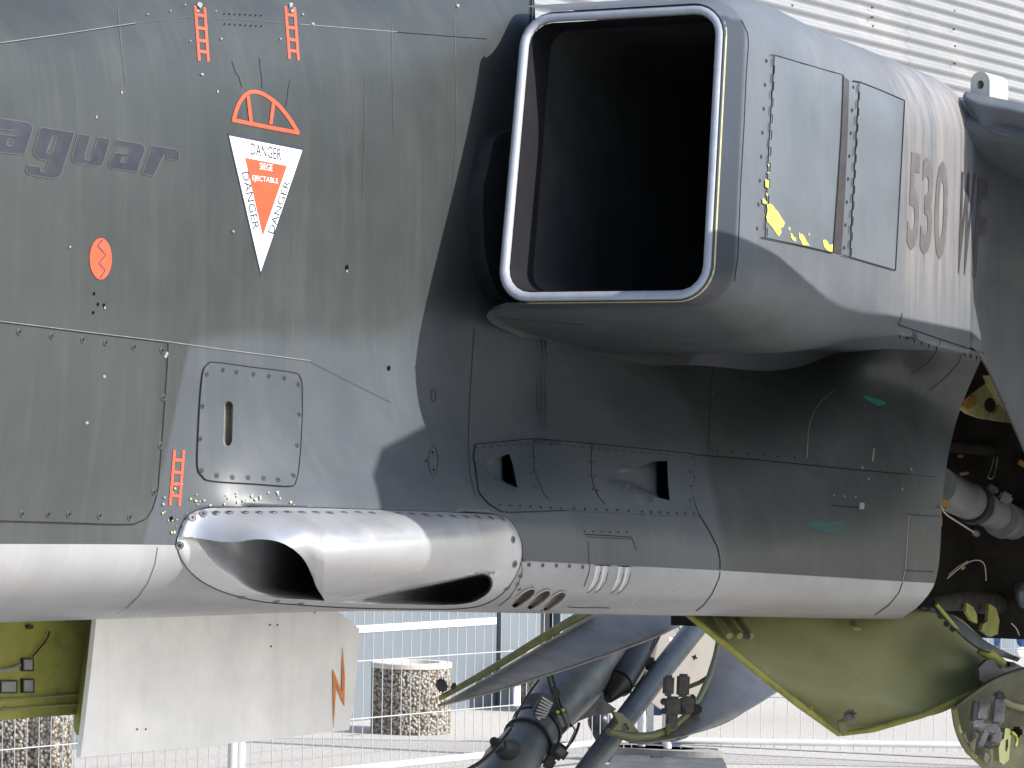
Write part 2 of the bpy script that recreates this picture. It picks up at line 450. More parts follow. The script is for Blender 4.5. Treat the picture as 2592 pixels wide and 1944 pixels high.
y_white = smooth_tab([(-300, 1377), (0, 1377), (450, 1380), (900, 1395), (1310, 1419), (1560, 1431), (1800, 1443), (2360, 1476), (2600, 1490)])
y_bot = smooth_tab([(-300, 1588), (0, 1576), (400, 1563), (900, 1547), (1300, 1550), (1700, 1557), (2250, 1567), (2600, 1573)])
x_edge = smooth_tab([(700, 2489), (895, 2489), (940, 2470), (1000, 2444), (1060, 2423), (1150, 2401), (1280, 2385), (1400, 2379), (1450, 2373), (1485, 2362), (1515, 2342), (1540, 2318), (1560, 2290), (1580, 2280)])
y_root = smooth_tab([(1400, 770), (1500, 785), (1700, 815), (1850, 845), (2000, 862), (2120, 858), (2200, 830), (2260, 815), (2280, 824), (2400, 866), (2489, 895), (2600, 930)])
def y_top(x):
    a = sm(1330, 1400, x)
    return -260 * (1 - a) + y_root(max(x, 1400)) * a

# openings cut into the skin where recessed panels sit (px outline -> push inboard)
GUN_OUT = catmull([(447, 1380), (452, 1350), (466, 1315), (490, 1296), (530, 1287), (600, 1285), (760, 1285), (1000, 1293), (1160, 1299), (1262, 1306),
                   (1295, 1325), (1312, 1355), (1320, 1392), (1314, 1432), (1296, 1470), (1268, 1503), (1225, 1528), (1170, 1538), (1100, 1540),
                   (900, 1537), (760, 1529), (660, 1520), (570, 1498), (505, 1466), (465, 1425)], 5, True)
VENT_A = [(1222, 1177), (1262, 1158), (1288, 1150), (1298, 1180), (1309, 1237), (1278, 1225), (1245, 1210)]
VENT_B = [(1540, 1194), (1600, 1186), (1655, 1168), (1688, 1168), (1690, 1220), (1694, 1268), (1665, 1262), (1600, 1230), (1540, 1212)]
SLOT = [(566, 1024), (570, 1017), (577, 1015), (584, 1018), (588, 1026), (586, 1118), (581, 1128), (573, 1132), (566, 1127), (563, 1118)]
LOUV = [[(1292, 1530), (1300, 1516), (1320, 1496), (1342, 1485), (1352, 1488), (1353, 1497), (1340, 1512), (1318, 1530), (1302, 1538)]]
LOUV[0] = catmull(LOUV[0], 3, True)
for k in (1, 2): LOUV.append([(x + 39*k, y + 4.2*k) for x, y in LOUV[0]])
SLIT = []
for xs_, ys_ in ((1508, 1418), (1527, 1418), (1566, 1420), (1584, 1420)):
    SLIT.append([(xs_+2, ys_), (xs_+8, ys_+12), (xs_+10, ys_+28), (xs_+4, ys_+52), (xs_-8, ys_+70), (xs_-21, ys_+80), (xs_-16, ys_+68), (xs_-6, ys_+45), (xs_-2, ys_+20), (xs_-1, ys_+6)])
SLIT = [[(x, max(y, y_white(x) + 3.0)) for x, y in s_] for s_ in SLIT]
RECESS = [(GUN_OUT, 0.45, 16), (VENT_A, 0.22, 0), (VENT_B, 0.22, 0), (SLOT, 0.04, 0)] + [(l, 0.06, 0) for l in LOUV] + [(s, 0.03, 0) for s in SLIT]

def camo_at(x, y):
    """0 = green, 1 = blue-grey: the painted camouflage boundary"""
    # forward side: blue-grey patch low and aft of the lower-left panel
    edge = np.interp(x, [-300, 330, 420, 480, 600, 800, 1000, 1100, 1230, 1300, 1500, 1700, 1790, 1850, 2000, 2600],
                        [1700, 1500, 1150, 870, 850, 850, 860, 800, 740, 800, 860, 960, 1150, 1420, 1560, 1700])
    wdt = np.interp(x, [0, 420, 600, 1200, 1800], [70, 60, 60, 150, 130])
    t = sm(edge - wdt, edge + wdt, y)
    if x > 1760: t *= 1 - sm(1770, 1860, x) * (1 - 0.45 * sm(1180, 1320, y) * (1 - sm(1850, 1960, x)))
    return t
skin_tris_v, skin_tris_f = [], []
def to_bvh(v, f):
    b = len(skin_tris_v); skin_tris_v.extend([tuple(p) for p in v]); skin_tris_f.extend([tuple(i + b for i in q) for q in f])

NC, NR = 270, 160
us = np.linspace(0, 1, NC); vs_ = np.linspace(0, 1, NR)
gx = np.zeros((NR, NC)); gy = np.zeros((NR, NC))
for j, u in enumerate(us):
    xg = -160 + u * (2489 + 160)
    for i, v in enumerate(vs_):
        x = xg
        for _ in range(3):
            yt, yb = y_top(x), y_white(x)
            y = yt + v * (yb - yt)
            xe = x_edge(max(y, 700))
            # squeeze the last stretch of columns onto the bay edge
            x = xg if xg < 1900 else 1900 + (xg - 1900) * (xe - 1900) / (2489 - 1900)
        gx[i, j], gy[i, j] = x, y
gY = skin_Y(gx, gy)
vert = unproj(gx, gy, gY)
ff = grid_faces(NR, NC)
to_bvh(vert, ff)
def inside_many(poly, xs, ys):
    poly = np.asarray(poly, float); c = np.zeros(len(xs), bool); j = len(poly) - 1
    for i in range(len(poly)):
        xi, yi = poly[i]; xj, yj = poly[j]
        hit = ((yi > ys) != (yj > ys)) & (xs < (xj - xi) * (ys - yi) / (yj - yi + 1e-12) + xi)
        c ^= hit; j = i
    return c
def shrink(poly, d):
    if not d: return poly
    c = np.mean(poly, 0)
    out = []
    for p in poly:
        v = np.array(p) - c; L = np.linalg.norm(v); out.append(tuple(c + v * max(0, (L - d)) / L))
    return out
def apply_recess(gx, gy, gY):
    fx, fy = gx.ravel(), gy.ravel(); Y = gY.ravel().copy()
    for poly, amt, d in RECESS:
        Y[inside_many(shrink(poly, d), fx, fy)] += amt
    return Y
vert_r = unproj(gx, gy, apply_recess(gx, gy, gY))
camo = [camo_at(x, y) for x, y in zip(gx.ravel(), gy.ravel())]
# close the top across to the far side
topv = vert_r[:NC]
ext = []
for k, (Yk, dz) in enumerate(((4.0, 0.10), (4.4, 0.16), (4.8, 0.10), (5.15, -0.15))):
    for p in topv: ext.append((p[0], Yk if k else max(p[1] + 0.2, 4.0), min(p[2] + dz, 2.95)))
nb = len(vert_r)
allv = list(map(tuple, vert_r)) + ext
fx2 = list(ff)
prev = list(range(NC))
for k in range(4):
    cur = [nb + k*NC + j for j in range(NC)]
    for j in range(NC - 1):
        if gx[0, j] < 1330: fx2.append((cur[j], cur[j+1], prev[j+1], prev[j]))
    prev = cur
fuselage = P(mesh_obj('fuselage_skin', allv, fx2, M['camo'], None, True, {'camo': camo + [0]*len(ext)}))

# ---- belly: light grey rounded underside, a part of its own
NB = 26
bx = np.zeros((NB, NC)); by = np.zeros((NB, NC)); bY = np.zeros((NB, NC))
xw = gx[-1]
Yw = skin_Y(xw, [y_white(x) for x in xw])
for j in range(NC):
    for i in range(NB):
        th = i / (NB - 1) * math.pi / 2
        x = xw[j]
        y = y_white(x) + (y_bot(x) - y_white(x)) * math.sin(th)
        if x > 1900:
            x = 1900 + (x - 1900) * (x_edge(y) - 1900) / (x_edge(y_white(2375)) - 1900)
        bx[i, j], by[i, j] = x, y
        bY[i, j] = Yw[j] + 0.26 * (1 - math.cos(th)) ** 1.15
bv = unproj(bx, by, bY); bf = grid_faces(NB, NC)
to_bvh(bv, bf)
bvr = unproj(bx, by, apply_recess(bx, by, bY))
ext = []; last = bv[-NC:]
for k, t in enumerate((0.3, 0.65, 1.0)):
    for p in last: ext.append((p[0], p[1] + (4.95 - p[1]) * t, p[2] - 0.012 * math.sin(t * math.pi)))
for Yk, zk in ((5.12, 1.30), (5.2, 1.5), (5.2, 2.2), (5.15, 2.8)):
    for p in last: ext.append((p[0], Yk, zk))
nb = len(bvr); bf2 = list(bf); prev = list(range(nb - NC, nb))
for k in range(7):
    cur = [nb + k*NC + j for j in range(NC)]
    for j in range(NC - 1): bf2.append((prev[j], prev[j+1], cur[j+1], cur[j]))
    prev = cur
belly = P(mesh_obj('belly_skin', list(map(tuple, bvr)) + ext, bf2, M['belly'], None, True))

# ---- intake nacelle: outer shell lofted aft from the lip
def lean(z): return max(0.0, (2.66 - z) / 0.74)
def lean_x(z): return 0.057 - 0.36 * lean(z)
def lean_y(z): return -0.125 * lean(z)
def nac(X):
    T = lambda *v: smooth_tab(list(zip((7.03, 7.2, 7.4, 7.65, 7.85, 8.0, 8.1, 8.35, 8.6), v)))(X)
    return dict(yo=3.045 - 0.09 * (X - 7.03), zt=T(2.662, 2.70, 2.735, 2.748, 2.735, 2.722, 2.714, 2.688, 2.66),
                zb=T(1.914, 1.900, 1.868, 1.826, 1.838, 1.868, 1.885, 1.865, 1.85),
                rt=T(.085, .12, .19, .26, .28, .28, .27, .24, .20), rb=T(.085, .11, .15, .19, .17, .09, .02, .012, .012))
def nac_ring(X, inset=0.0):
    yi = 3.53 + 0.19 * sm(7.04, 7.34, X)
    p = nac(X); yo, zt, zb, rt, rb = p['yo'] + inset, p['zt'] - inset, p['zb'] + inset, p['rt'], p['rb']
    pts = []
    for t in np.linspace(0, 1, 10)[:-1]: pts.append((yi + (yo + rt - yi) * t, zt + 0.0))
    for a in np.linspace(0, math.pi/2, 12): pts.append((yo + rt - rt*math.sin(a), zt - rt + rt*math.cos(a)))
    for t in np.linspace(0, 1, 26)[1:-1]: pts.append((yo, zt - rt + (zb + rb - zt + rt) * t))
    for a in np.linspace(0, math.pi/2, 12): pts.append((yo + rb - rb*math.cos(a), zb + rb - rb*math.sin(a)))
    yF = smooth_tab([(7.0, 3.47), (7.12, 3.55), (7.3, 3.65), (7.45, 3.674), (7.64, 3.675), (8.04, 3.615), (8.35, 3.53), (8.6, 3.40)])(X); fr = 0.012 + 0.145*sm(7.35, 8.0, X)
    for t in np.linspace(0, 1, 12)[1:]: pts.append((yo + rb + (yF - fr - yo - rb) * t, zb + 0.0))
    for a in np.linspace(0, math.pi/2, 9)[1:]: pts.append((yF - fr + fr*math.sin(a), zb - fr + fr*math.cos(a)))
    pts.append((yF + 0.05*sm(7.4, 7.7, X), zb - fr - 0.05*sm(7.4, 7.7, X) - 0.002))
    w = 1 - sm(7.03, 7.75, X)
    return [(X + lean_x(z) * w, y + lean_y(z) * w * (1 - sm(3.3, 3.6, y)), z) for y, z in pts]
Xs = [7.04 + (8.56 - 7.04) * (i / 89) ** 1.0 for i in range(90)]
rings = [nac_ring(X) for X in Xs]
nv = [p for r_ in rings for p in r_]; nf = grid_faces(len(Xs), len(rings[0]))
to_bvh(nv, nf)
darkA = []; wornA = []; camoA = []; undA = []
for X, r_ in zip(Xs, rings):
    for p in r_:
        px, py = to_px(p)
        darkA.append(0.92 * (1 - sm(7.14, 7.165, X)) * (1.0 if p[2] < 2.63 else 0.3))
        wornA.append(0.75 * sm(2230, 2320, px) * (1 - sm(640, 900, py)) + 0.25 * sm(1990, 2100, px) * (1 - sm(180, 330, py)))
        q_ = nac(X); camoA.append(0.75 * (1 - sm(q_['zb'] - 0.01, q_['zb'] + q_['rb'] + 0.04, p[2])) if X < 8.1 else 0.1)
nacelle = P(mesh_obj('intake_nacelle', nv, nf, M['intake_paint'], None, True, {'dark': darkA, 'worn': wornA, 'camo': camoA}))

# rear wall above the wheel bay, aft of the nacelle
def on_side(px, py):
    d = ray(px, py); t = (3.045 + 0.09*7.03) / (d[1] + 0.09*d[0]); return CAM + d*t
_rb = [on_side(*q) for q in ((2430, 875), (2489, 894), (2512, 925), (2545, 988), (2592, 1085), (2640, 1190), (2720, 1400))]
rw_bot = smooth_tab([(8.3, _rb[0][2])] + [(q[0], q[2]) for q in _rb])
rv = []
RX = np.linspace(8.56, 9.8, 40); RZ = np.linspace(0, 1, 26)
for X in RX:
    for t in RZ:
        p = nac(min(X, 8.6)); z = rw_bot(X) + (2.59 - rw_bot(X)) * t
        yy = 3.045 - 0.09 * (X - 7.03) + 0.012 * sm(8.55, 8.7, X) + 0.015 * sm(1.95, 1.5, z)
        rv.append((X, yy, z))
rf = grid_faces(len(RX), len(RZ)); to_bvh(rv, rf)
rear_wall = P(mesh_obj('rear_fuselage_wall', rv, rf, M['intake_paint'], None, True, {'camo': [0.5]*len(rv), 'dark': [0.0]*len(rv), 'worn': [0.0]*len(rv)}))
sol_ = rear_wall.modifiers.new('skin thickness', 'SOLIDIFY'); sol_.thickness = 0.01; sol_.offset = 1.0

BVH = BVHTree.FromPolygons(skin_tris_v, skin_tris_f)
CAMV = Vector(CAM)
def hit(px, py):
    d = Vector(ray(px, py)).normalized()
    loc, nrm, idx, dist = BVH.ray_cast(CAMV, d)
    if loc is None:
        for ex, ey in ((0.4, 0.3), (-0.4, 0.3), (0.3, -0.4), (-0.3, -0.4)):
            loc, nrm, idx, dist = BVH.ray_cast(CAMV, Vector(ray(px + ex, py + ey)).normalized())
            if loc is not None: break
        else: return None, None
    if nrm.dot(d) > 0: nrm = -nrm
    return loc, nrm

# ---- intake lip, duct, splitter
def lip_loop(inset, dx, n=14, X0=7.03):
    """rounded rectangle of the intake mouth, inset inwards, shifted dx aft"""
    p = nac(7.03)
    y0, y1, z0, z1, r = p['yo'] + inset, 3.605 - inset, p['zb'] + inset, p['zt'] - inset, max(p['rt'] - inset, 0.02)
    pts = []
    for cy, cz, a0 in ((y0+r, z1-r, 90), (y0+r, z0+r, 180), (y1-r, z0+r, 270), (y1-r, z1-r, 0)):
        for a in np.linspace(a0, a0 + 90, n): pts.append((cy + r*math.cos(R(a)), cz + r*math.sin(R(a))))
    full = dens(pts, 0.03, True)
    w = 1 - sm(7.03, 7.75, X0 + dx)
    return [(X0 + dx + lean_x(z)*w, y + lean_y(z)*w, z) for y, z in full]
def loft_loops(name, loops, mat, parent=None, cap_last=False):
    n = min(len(l) for l in loops)
    # all loops share the same construction; resample to n by arc index
    vs = []
    for l in loops:
        L = len(l)
        cum = [0.0]
        for i in range(L): cum.append(cum[-1] + math.dist(l[i], l[(i+1) % L]))
        for k in range(n):
            s = cum[-1] * k / n
            i = min(int(np.searchsorted(cum, s, side='right')) - 1, L - 1)
            t = (s - cum[i]) / max(cum[i+1] - cum[i], 1e-9)
            vs.append(tuple(np.array(l[i]) * (1-t) + np.array(l[(i+1) % L]) * t))
    fs = grid_faces(len(loops), n, True)
    if cap_last: fs.append(tuple((len(loops)-1)*n + k for k in range(n)))
    return mesh_obj(name, vs, fs, mat, parent, True)
LR = 0.0125
loops = []
for a in np.linspace(-95, 95, 11):
    ca, sa = math.cos(R(a)), math.sin(R(a))
    loops.append(lip_loop(LR - LR*sa*-1.0, 0.006 + LR*1.2 - LR*1.2*ca))
lip = P(loft_loops('intake_lip', loops, M['lip']))
lip['label'] = 'bare pale metal rim around the air intake mouth'
edge = P(loft_loops('lip_primer_edge', [lip_loop(-0.0015, 0.018), lip_loop(-0.003, 0.0235), lip_loop(-0.0015, 0.029)], M['chip_yellow']))
edge['label'] = 'yellow-green primer line behind the intake rim'
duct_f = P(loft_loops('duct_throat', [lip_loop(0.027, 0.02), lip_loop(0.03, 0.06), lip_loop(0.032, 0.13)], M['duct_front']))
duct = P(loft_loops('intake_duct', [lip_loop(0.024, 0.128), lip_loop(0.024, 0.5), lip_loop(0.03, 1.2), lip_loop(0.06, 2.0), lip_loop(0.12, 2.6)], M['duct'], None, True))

poly = [(1296, 326), (1268, 338), (1254, 350), (1247, 366), (1236, 420), (1224, 470), (1222, 540), (1226, 620), (1238, 690), (1262, 745), (1300, 770)]
pp = [at_y(x, y, 3.635) for x, y in poly] + [at_y(1300, 770, 3.635) + np.array([0.35, 0, 0]), at_y(1296, 326, 3.635) + np.array([0.35, 0, 0])]
splitter = P(prism('boundary_layer_splitter', pp, (0.02, 0.09, 0), M['gear_dark'], None, 0.012))
splitter['label'] = 'dark splitter between fuselage side and intake'

# ---- wing root, lug, wing; unseen drop tank added to shade the lower body
root = Vector(at_x(2452, 262, 8.50))
def airfoil(c, t):
    pts = []
    for a in np.linspace(math.pi, -math.pi, 29)[:-1]:
        x = 0.5 * (1 + math.cos(a)); s = 1 if a > 0 else -1
        yt = 5*t*(0.2969*math.sqrt(max(x,0)) - 0.126*x - 0.3516*x*x + 0.2843*x**3 - 0.1015*x**4)
        pts.append((x*c, s*yt*c*(1.0 if s > 0 else 1.15)))
    return pts
wv = []; stn = []
for w in (-0.25, 0.0, 0.12, 0.3, 0.6, 1.2, 2.2, 3.4):
    c = 3.2 - 0.55*max(w, 0); LEx = root.x + 0.02 + (0.2*w if w < 0.7 else 0.14 + 0.75*(w - 0.7)); LEy = root.y - w
    LEz = root.z - 0.06 - 0.16*w
    for x, z in airfoil(c, 0.075):
        wv.append((LEx + x, LEy, LEz + z))
nA = len(airfoil(1, 0.1))
wing = P(mesh_obj('wing', wv, grid_faces(8, nA, True) + [tuple((7*nA + k) for k in range(nA))], M['intake_paint'], None, True,
                  {'camo': [0.6]*len(wv), 'dark': [0.0]*len(wv), 'worn': [0.0]*len(wv)}))
# turned-down fairing at the wing root leading edge
fp = [[(2440, 236), (2448, 232), (2470, 236), (2520, 247), (2592, 262), (2680, 285)],
      [(2437, 246), (2446, 248), (2470, 256), (2520, 268), (2592, 284), (2680, 310)],
      [(2442, 260), (2455, 268), (2478, 282), (2524, 296), (2592, 312), (2680, 340)],
      [(2450, 278), (2466, 296), (2488, 312), (2528, 322), (2585, 330), (2680, 360)],
      [(2462, 298), (2484, 318), (2512, 330), (2540, 340), (2572, 342), (2620, 350)],
      [(2482, 318), (2506, 336), (2526, 346), (2546, 351), (2564, 352), (2590, 356)]]
fd = [[8.58, 8.58, 8.58, 8.58, 8.58, 8.58], [8.55, 8.53, 8.52, 8.52, 8.52, 8.53], [8.54, 8.53, 8.52, 8.53, 8.54, 8.55],
      [8.54, 8.54, 8.53, 8.55, 8.56, 8.57], [8.54, 8.53, 8.53, 8.54, 8.56, 8.58], [8.56, 8.56, 8.56, 8.57, 8.58, 8.60]]
rows = [[tuple(at_x(x, y, D)) for (x, y), D in zip(a, b)] for a, b in zip(fp, fd)]
rows = [catmull(r_, 5) for r_ in rows]
cols = [catmull([r_[k] for r_ in rows], 5) for k in range(len(rows[0]))]
fvv = [p for c in cols for p in c]
fair = P(mesh_obj('wing_root_fairing', fvv, grid_faces(len(cols), len(cols[0])), M['intake_paint'], None, True,
         {'camo': [0.4]*len(fvv), 'dark': [0.0]*len(fvv), 'worn': [0.0]*len(fvv)}))
sf = fair.modifiers.new('thickness', 'SOLIDIFY'); sf.thickness = 0.01; sf.offset = -1
# lifting lug with its eye
lc = Vector(at_x(2481, 218, 8.62)); lw = 0.0285
outline = [(lc.x, lc.y + lw, lc.z - 0.075), (lc.x, lc.y - lw, lc.z - 0.075)] + \
          [(lc.x, lc.y - lw*math.cos(a), lc.z + 0.012 + lw*1.05*math.sin(a)) for a in np.linspace(0, math.pi, 15)]
eye = [(lc.x, lc.y + 0.011*math.cos(a), lc.z + 0.004 + 0.013*math.sin(a)) for a in np.linspace(0, 2*math.pi, 17)[:-1]]
M['lug'] = plain_mat('cream lug', (0.55, 0.53, 0.47), 0.5, 0, 0.1, 30, 0.05, dirt=(0.3, 0.25, 0.18), dirt_amt=0.4)
lug = P(prism('lifting_lug', outline, (0.13, -0.012, 0.0), M['lug'], None, 0.004, [eye]))
lug['label'] = 'cream lifting lug with an eye above the wing root'
prof = [(0, 0.004), (0.03, 0.10), (0.12, 0.19), (0.38, 0.30), (0.8, 0.35), (1.5, 0.38), (2.1, 0.43), (3.2, 0.42), (3.9, 0.28), (4.4, 0.05)]
TX, TY, TZ = 6.46, 1.84, 2.53
tank = P(tube('shadow_drop_tank', [(TX + a, TY, TZ - 0.20*a) for a, _ in prof], [b for _, b in prof], M['belly'], None, 28))  # out of view; added and shaped for the shadow it casts
pylon = P(prism('wing_pylon', [(9.1, TY, TZ), (11.2, TY, TZ), (11.3, TY, TZ + 0.55), (8.9, TY, TZ + 0.30)], (0, 0.06, 0), M['belly'], None, 0.01))

# ---- generic skin patches -------------------------------------------------------
def fill2d(outline, step, extra=(), holes=()):
    pts = [Vector(p[:2]) for p in outline]; cons = [list(range(len(pts)))]
    for h in holes:
        b = len(pts); pts += [Vector(p[:2]) for p in h]; cons.append(list(range(b, b + len(h))))
    xs = [p.x for p in pts]; ys = [p.y for p in pts]
    x = min(xs) + step * 0.5; r_ = 0
    oa = np.array([p[:2] for p in outline])
    gx_, gy_ = np.meshgrid(np.arange(min(xs), max(xs), step), np.arange(min(ys), max(ys), step))
    gx_ = gx_.ravel(); gy_ = gy_.ravel()
    ok = inside_many(oa, gx_, gy_)
    for h in holes: ok &= ~inside_many(np.array(h), gx_, gy_)
    for a, b in zip(gx_[ok], gy_[ok]):
        if step < 10 or min(seg_dist(l_, a, b) for l_ in [oa] + [np.array([p[:2] for p in h]) for h in holes]) > 0.35*step: pts.append(Vector((a, b)))
    for e in extra: pts.append(Vector(e[:2]))
    vs, es, fs, *_ = delaunay_2d_cdt(pts, [], cons, 0, 1e-4)
    hp = [[tuple(p[:2]) for p in h] for h in holes]; op = [tuple(p[:2]) for p in outline]
    keep = []
    for f in fs:
        c = sum((vs[i] for i in f), Vector((0, 0))) / len(f)
        ar_ = abs((vs[f[1]] - vs[f[0]]).cross(vs[f[2]] - vs[f[0]])) / 2
        lm_ = max((vs[f[i]] - vs[f[i-1]]).length for i in range(3))
        if ar_ < 0.012 * lm_ * lm_: continue        # needle left on a straight edge
        if inside(op, c.x, c.y) and not any(inside(h, c.x, c.y) for h in hp): keep.append(tuple(f))
    return vs, keep
def patch(name, outline, mat, parent, lift=0.0015, step=24, depth=None, skirt=0.0, extra=(), holes=(), attrs=None, bstep=None, smooth=True):
    """a sheet lying on the skin, its outline given where it is seen; depth(x,y) adds relief towards the viewer (m)"""
    outline = dens(outline, bstep or step, True)
    holes = [dens(h, bstep or step, True) for h in holes]
    vs, fs = fill2d(outline, step, extra, holes)
    V = []; A = []
    for q in vs:
        p, n = hit(q.x, q.y)
        if p is None:
            p, n = hit(q.x, q.y - 6)
            if p is None: p, n = hit(q.x - 8, q.y - 14)
            if p is None: p, n = Vector(at_y(q.x, q.y, 3.3)), Vector((0, -1, 0))
        p = p + n * lift
        if depth is not None:
            h = depth(q.x, q.y)
            p = CAMV + (p - CAMV) * ((p.y - h) / p.y)
        V.append(p); A.append((q.x, q.y))
    n0 = len(V)
    fs2 = []
    for f in fs:
        a, b, c = (V[i] for i in f[:3])
        if (b - a).cross(c - a).dot(a - CAMV) > 0: f = tuple(f[::-1])
        fs2.append(tuple(f))
    if skirt:
        cnt = set()
        for f in fs2:
            for a, b in zip(f, f[1:] + f[:1]): cnt.add((a, b))
        low = {}
        for (a, b) in list(cnt):
            if (b, a) in cnt: continue
            for i in (a, b):
                if i not in low:
                    d = (V[i] - CAMV).normalized()
                    low[i] = len(V); V.append(V[i] + d * skirt * 2.0); A.append(A[i])
            fs2.append((b, a, low[a], low[b]))
    at_ = {k: [fn(x, y) for x, y in A] for k, fn in (attrs or {}).items()}
    o = mesh_obj(name, V, fs2, mat, parent, smooth, at_)
    if smooth: o.data.set_sharp_from_angle(angle=R(38))
    return o
def offset_poly(pl, w, closed=False):
    P2 = np.array([p[:2] for p in pl], float); n = len(P2); out = []
    for i in range(n):
        a = P2[i-1] if (closed or i > 0) else P2[i]; b = P2[(i+1) % n] if (closed or i < n-1) else P2[i]
        t = b - a; t /= (np.linalg.norm(t) + 1e-9); nn = np.array([-t[1], t[0]])
        out.append(tuple(P2[i] + nn * w))
    return out
def stroke(name, pl, w, mat, parent, lift=0.0014, closed=False, step=14, caps=None):
    """a painted line or an open joint: ribbon lying on the skin, w px wide (w may taper: (w0,w1))"""
    pl = dens(pl, step, closed)
    n = len(pl)
    ws = [w]*n if not isinstance(w, tuple) else [w[0] + (w[1]-w[0])*i/max(n-1, 1) for i in range(n)]
    L = [offset_poly(pl, ws[0]/2, closed)] ; Rr = offset_poly(pl, -0.5, closed)
    a = np.array(offset_poly(pl, 1.0, closed)) - np.array([p[:2] for p in pl])
    V = []; F = []
    for i in range(n):
        for s in (1, -1):
            x, y = pl[i][0] + a[i][0]*s*ws[i]/2, pl[i][1] + a[i][1]*s*ws[i]/2
            p, nn = hit(x, y)
            if p is None: p, nn = hit(pl[i][0], pl[i][1])
            if p is None: p, nn = Vector(at_y(x, y, 3.2)), Vector((0, -1, 0))
            V.append(p + nn * lift)
    m_ = n if closed else n - 1
    for i in range(m_):
        j = (i + 1) % n; F.append((2*i, 2*j, 2*j+1, 2*i+1))
    return mesh_obj(name, V, F, mat, parent, True)
def joint(pl, w=2.6, parent=None, mat='seam', lift=0.0014, closed=False, name='panel_joint'):
    return stroke(name, pl, w, M[mat], parent or fuselage, lift, closed)

# fasteners: one shared mesh, one object each
def screw_mesh():
    bm = bmesh.new(); seg = 10
    prof = [(0.0, 0.0012), (0.52, 0.0012), (0.60, 0.0004), (0.78, 0.0004), (0.86, 0.0010), (1.0, 0.0002)]
    rings_ = []
    for r_, h in prof:
        if r_ == 0: rings_.append([bm.verts.new((0, 0, h))]); continue
        rings_.append([bm.verts.new((r_*math.cos(2*math.pi*k/seg), r_*math.sin(2*math.pi*k/seg), h)) for k in range(seg)])
    for k in range(seg): bm.faces.new((rings_[0][0], rings_[1][k], rings_[1][(k+1) % seg]))
    for i in range(1, len(rings_)-1):
        for k in range(seg):
            bm.faces.new((rings_[i][k], rings_[i+1][k], rings_[i+1][(k+1) % seg], rings_[i][(k+1) % seg]))
    # cross recess
    for ang in (0.4, 0.4 + math.pi/2):
        c, s = math.cos(ang), math.sin(ang)
        q = [(-0.42, -0.09), (0.42, -0.09), (0.42, 0.09), (-0.42, 0.09)]
        f = bm.faces.new([bm.verts.new((x*c - y*s, x*s + y*c, 0.0016 + 0.0001*ang)) for x, y in q]); f.material_index = 1
    for f in bm.faces: f.smooth = False
    for i in range(2, 4):
        pass
    me = bpy.data.meshes.new('screw'); bm.to_mesh(me); bm.free()
    return me
SC = {}
for k in ('screw', 'screw_dark'):
    me = screw_mesh(); me.materials.append(M[k]); me.materials.append(M['hole']); SC[k] = me
def screw(x, y, r=0.006, kind='screw_dark', parent=None, lift=0.002, name='screw'):
    p, n = hit(x, y)
    if p is None: return
    o = bpy.data.objects.new(name, SC[kind]); COL.objects.link(o)
    q = n.to_track_quat('Z', 'Y')
    o.matrix_world = Matrix.LocRotScale(p + n * lift, q, Vector((r, r, 1.0)))
    par = parent or fuselage
    mw = o.matrix_world.copy(); o.parent = par
    o.matrix_parent_inverse = Matrix.Identity(4); o.matrix_basis = mw
    return o
def screws(pts, **kw):
    for x, y in pts: screw(x, y, **kw)
def along(a, b, n):
    return [(a[0] + (b[0]-a[0])*i/(n-1), a[1] + (b[1]-a[1])*i/(n-1)) for i in range(n)]
def disc_px(cx, cy, rx, ry, n=16, rot=0.0):
    return [(cx + rx*math.cos(a)*math.cos(rot) - ry*math.sin(a)*math.sin(rot), cy + rx*math.cos(a)*math.sin(rot) + ry*math.sin(a)*math.cos(rot)) for a in np.linspace(0, 2*math.pi, n+1)[:-1]]
def dots(pts, rx=2.5, ry=4, mat='hole', parent=None, lift=0.0018, name='rivet_hole'):
    for x, y in pts: patch(name, disc_px(x, y, rx, ry, 8), M[mat], parent or fuselage, lift, 60)
CA = {'camo': camo_at}
ZERO = lambda x, y: 0.0

# ---- gun muzzle fairing ---------------------------------------------------------
RIM = catmull([(492, 1362), (520, 1366), (560, 1372), (600, 1372), (640, 1366), (680, 1367), (715, 1376), (745, 1394), (770, 1420), (788, 1455), (800, 1485), (822, 1518)], 5)
BOWL_LOW = catmull([(822, 1518), (760, 1514), (700, 1510), (645, 1498), (600, 1478), (560, 1452), (530, 1420), (508, 1388), (492, 1362)], 5)
BOWL = RIM + BOWL_LOW[1:-1]
TROUGH = catmull([(822, 1523), (900, 1508), (1000, 1488), (1120, 1466), (1205, 1449), (1228, 1449), (1243, 1460), (1247, 1478), (1238, 1498), (1215, 1515), (1185, 1526), (1120, 1531), (1000, 1528), (880, 1526)], 5, True)
yb_line = smooth_tab([(822, 1518), (1000, 1486), (1120, 1465), (1215, 1447), (1330, 1430)])
rim_y = lambda x: float(np.interp(x, [p[0] for p in RIM], [p[1] for p in RIM]))
Hx = smooth_tab([(440, 0.0), (490, 0.010), (560, 0.035), (640, 0.062), (720, 0.082), (830, 0.088), (1000, 0.075), (1120, 0.055), (1200, 0.034), (1270, 0.012), (1320, 0.0)])
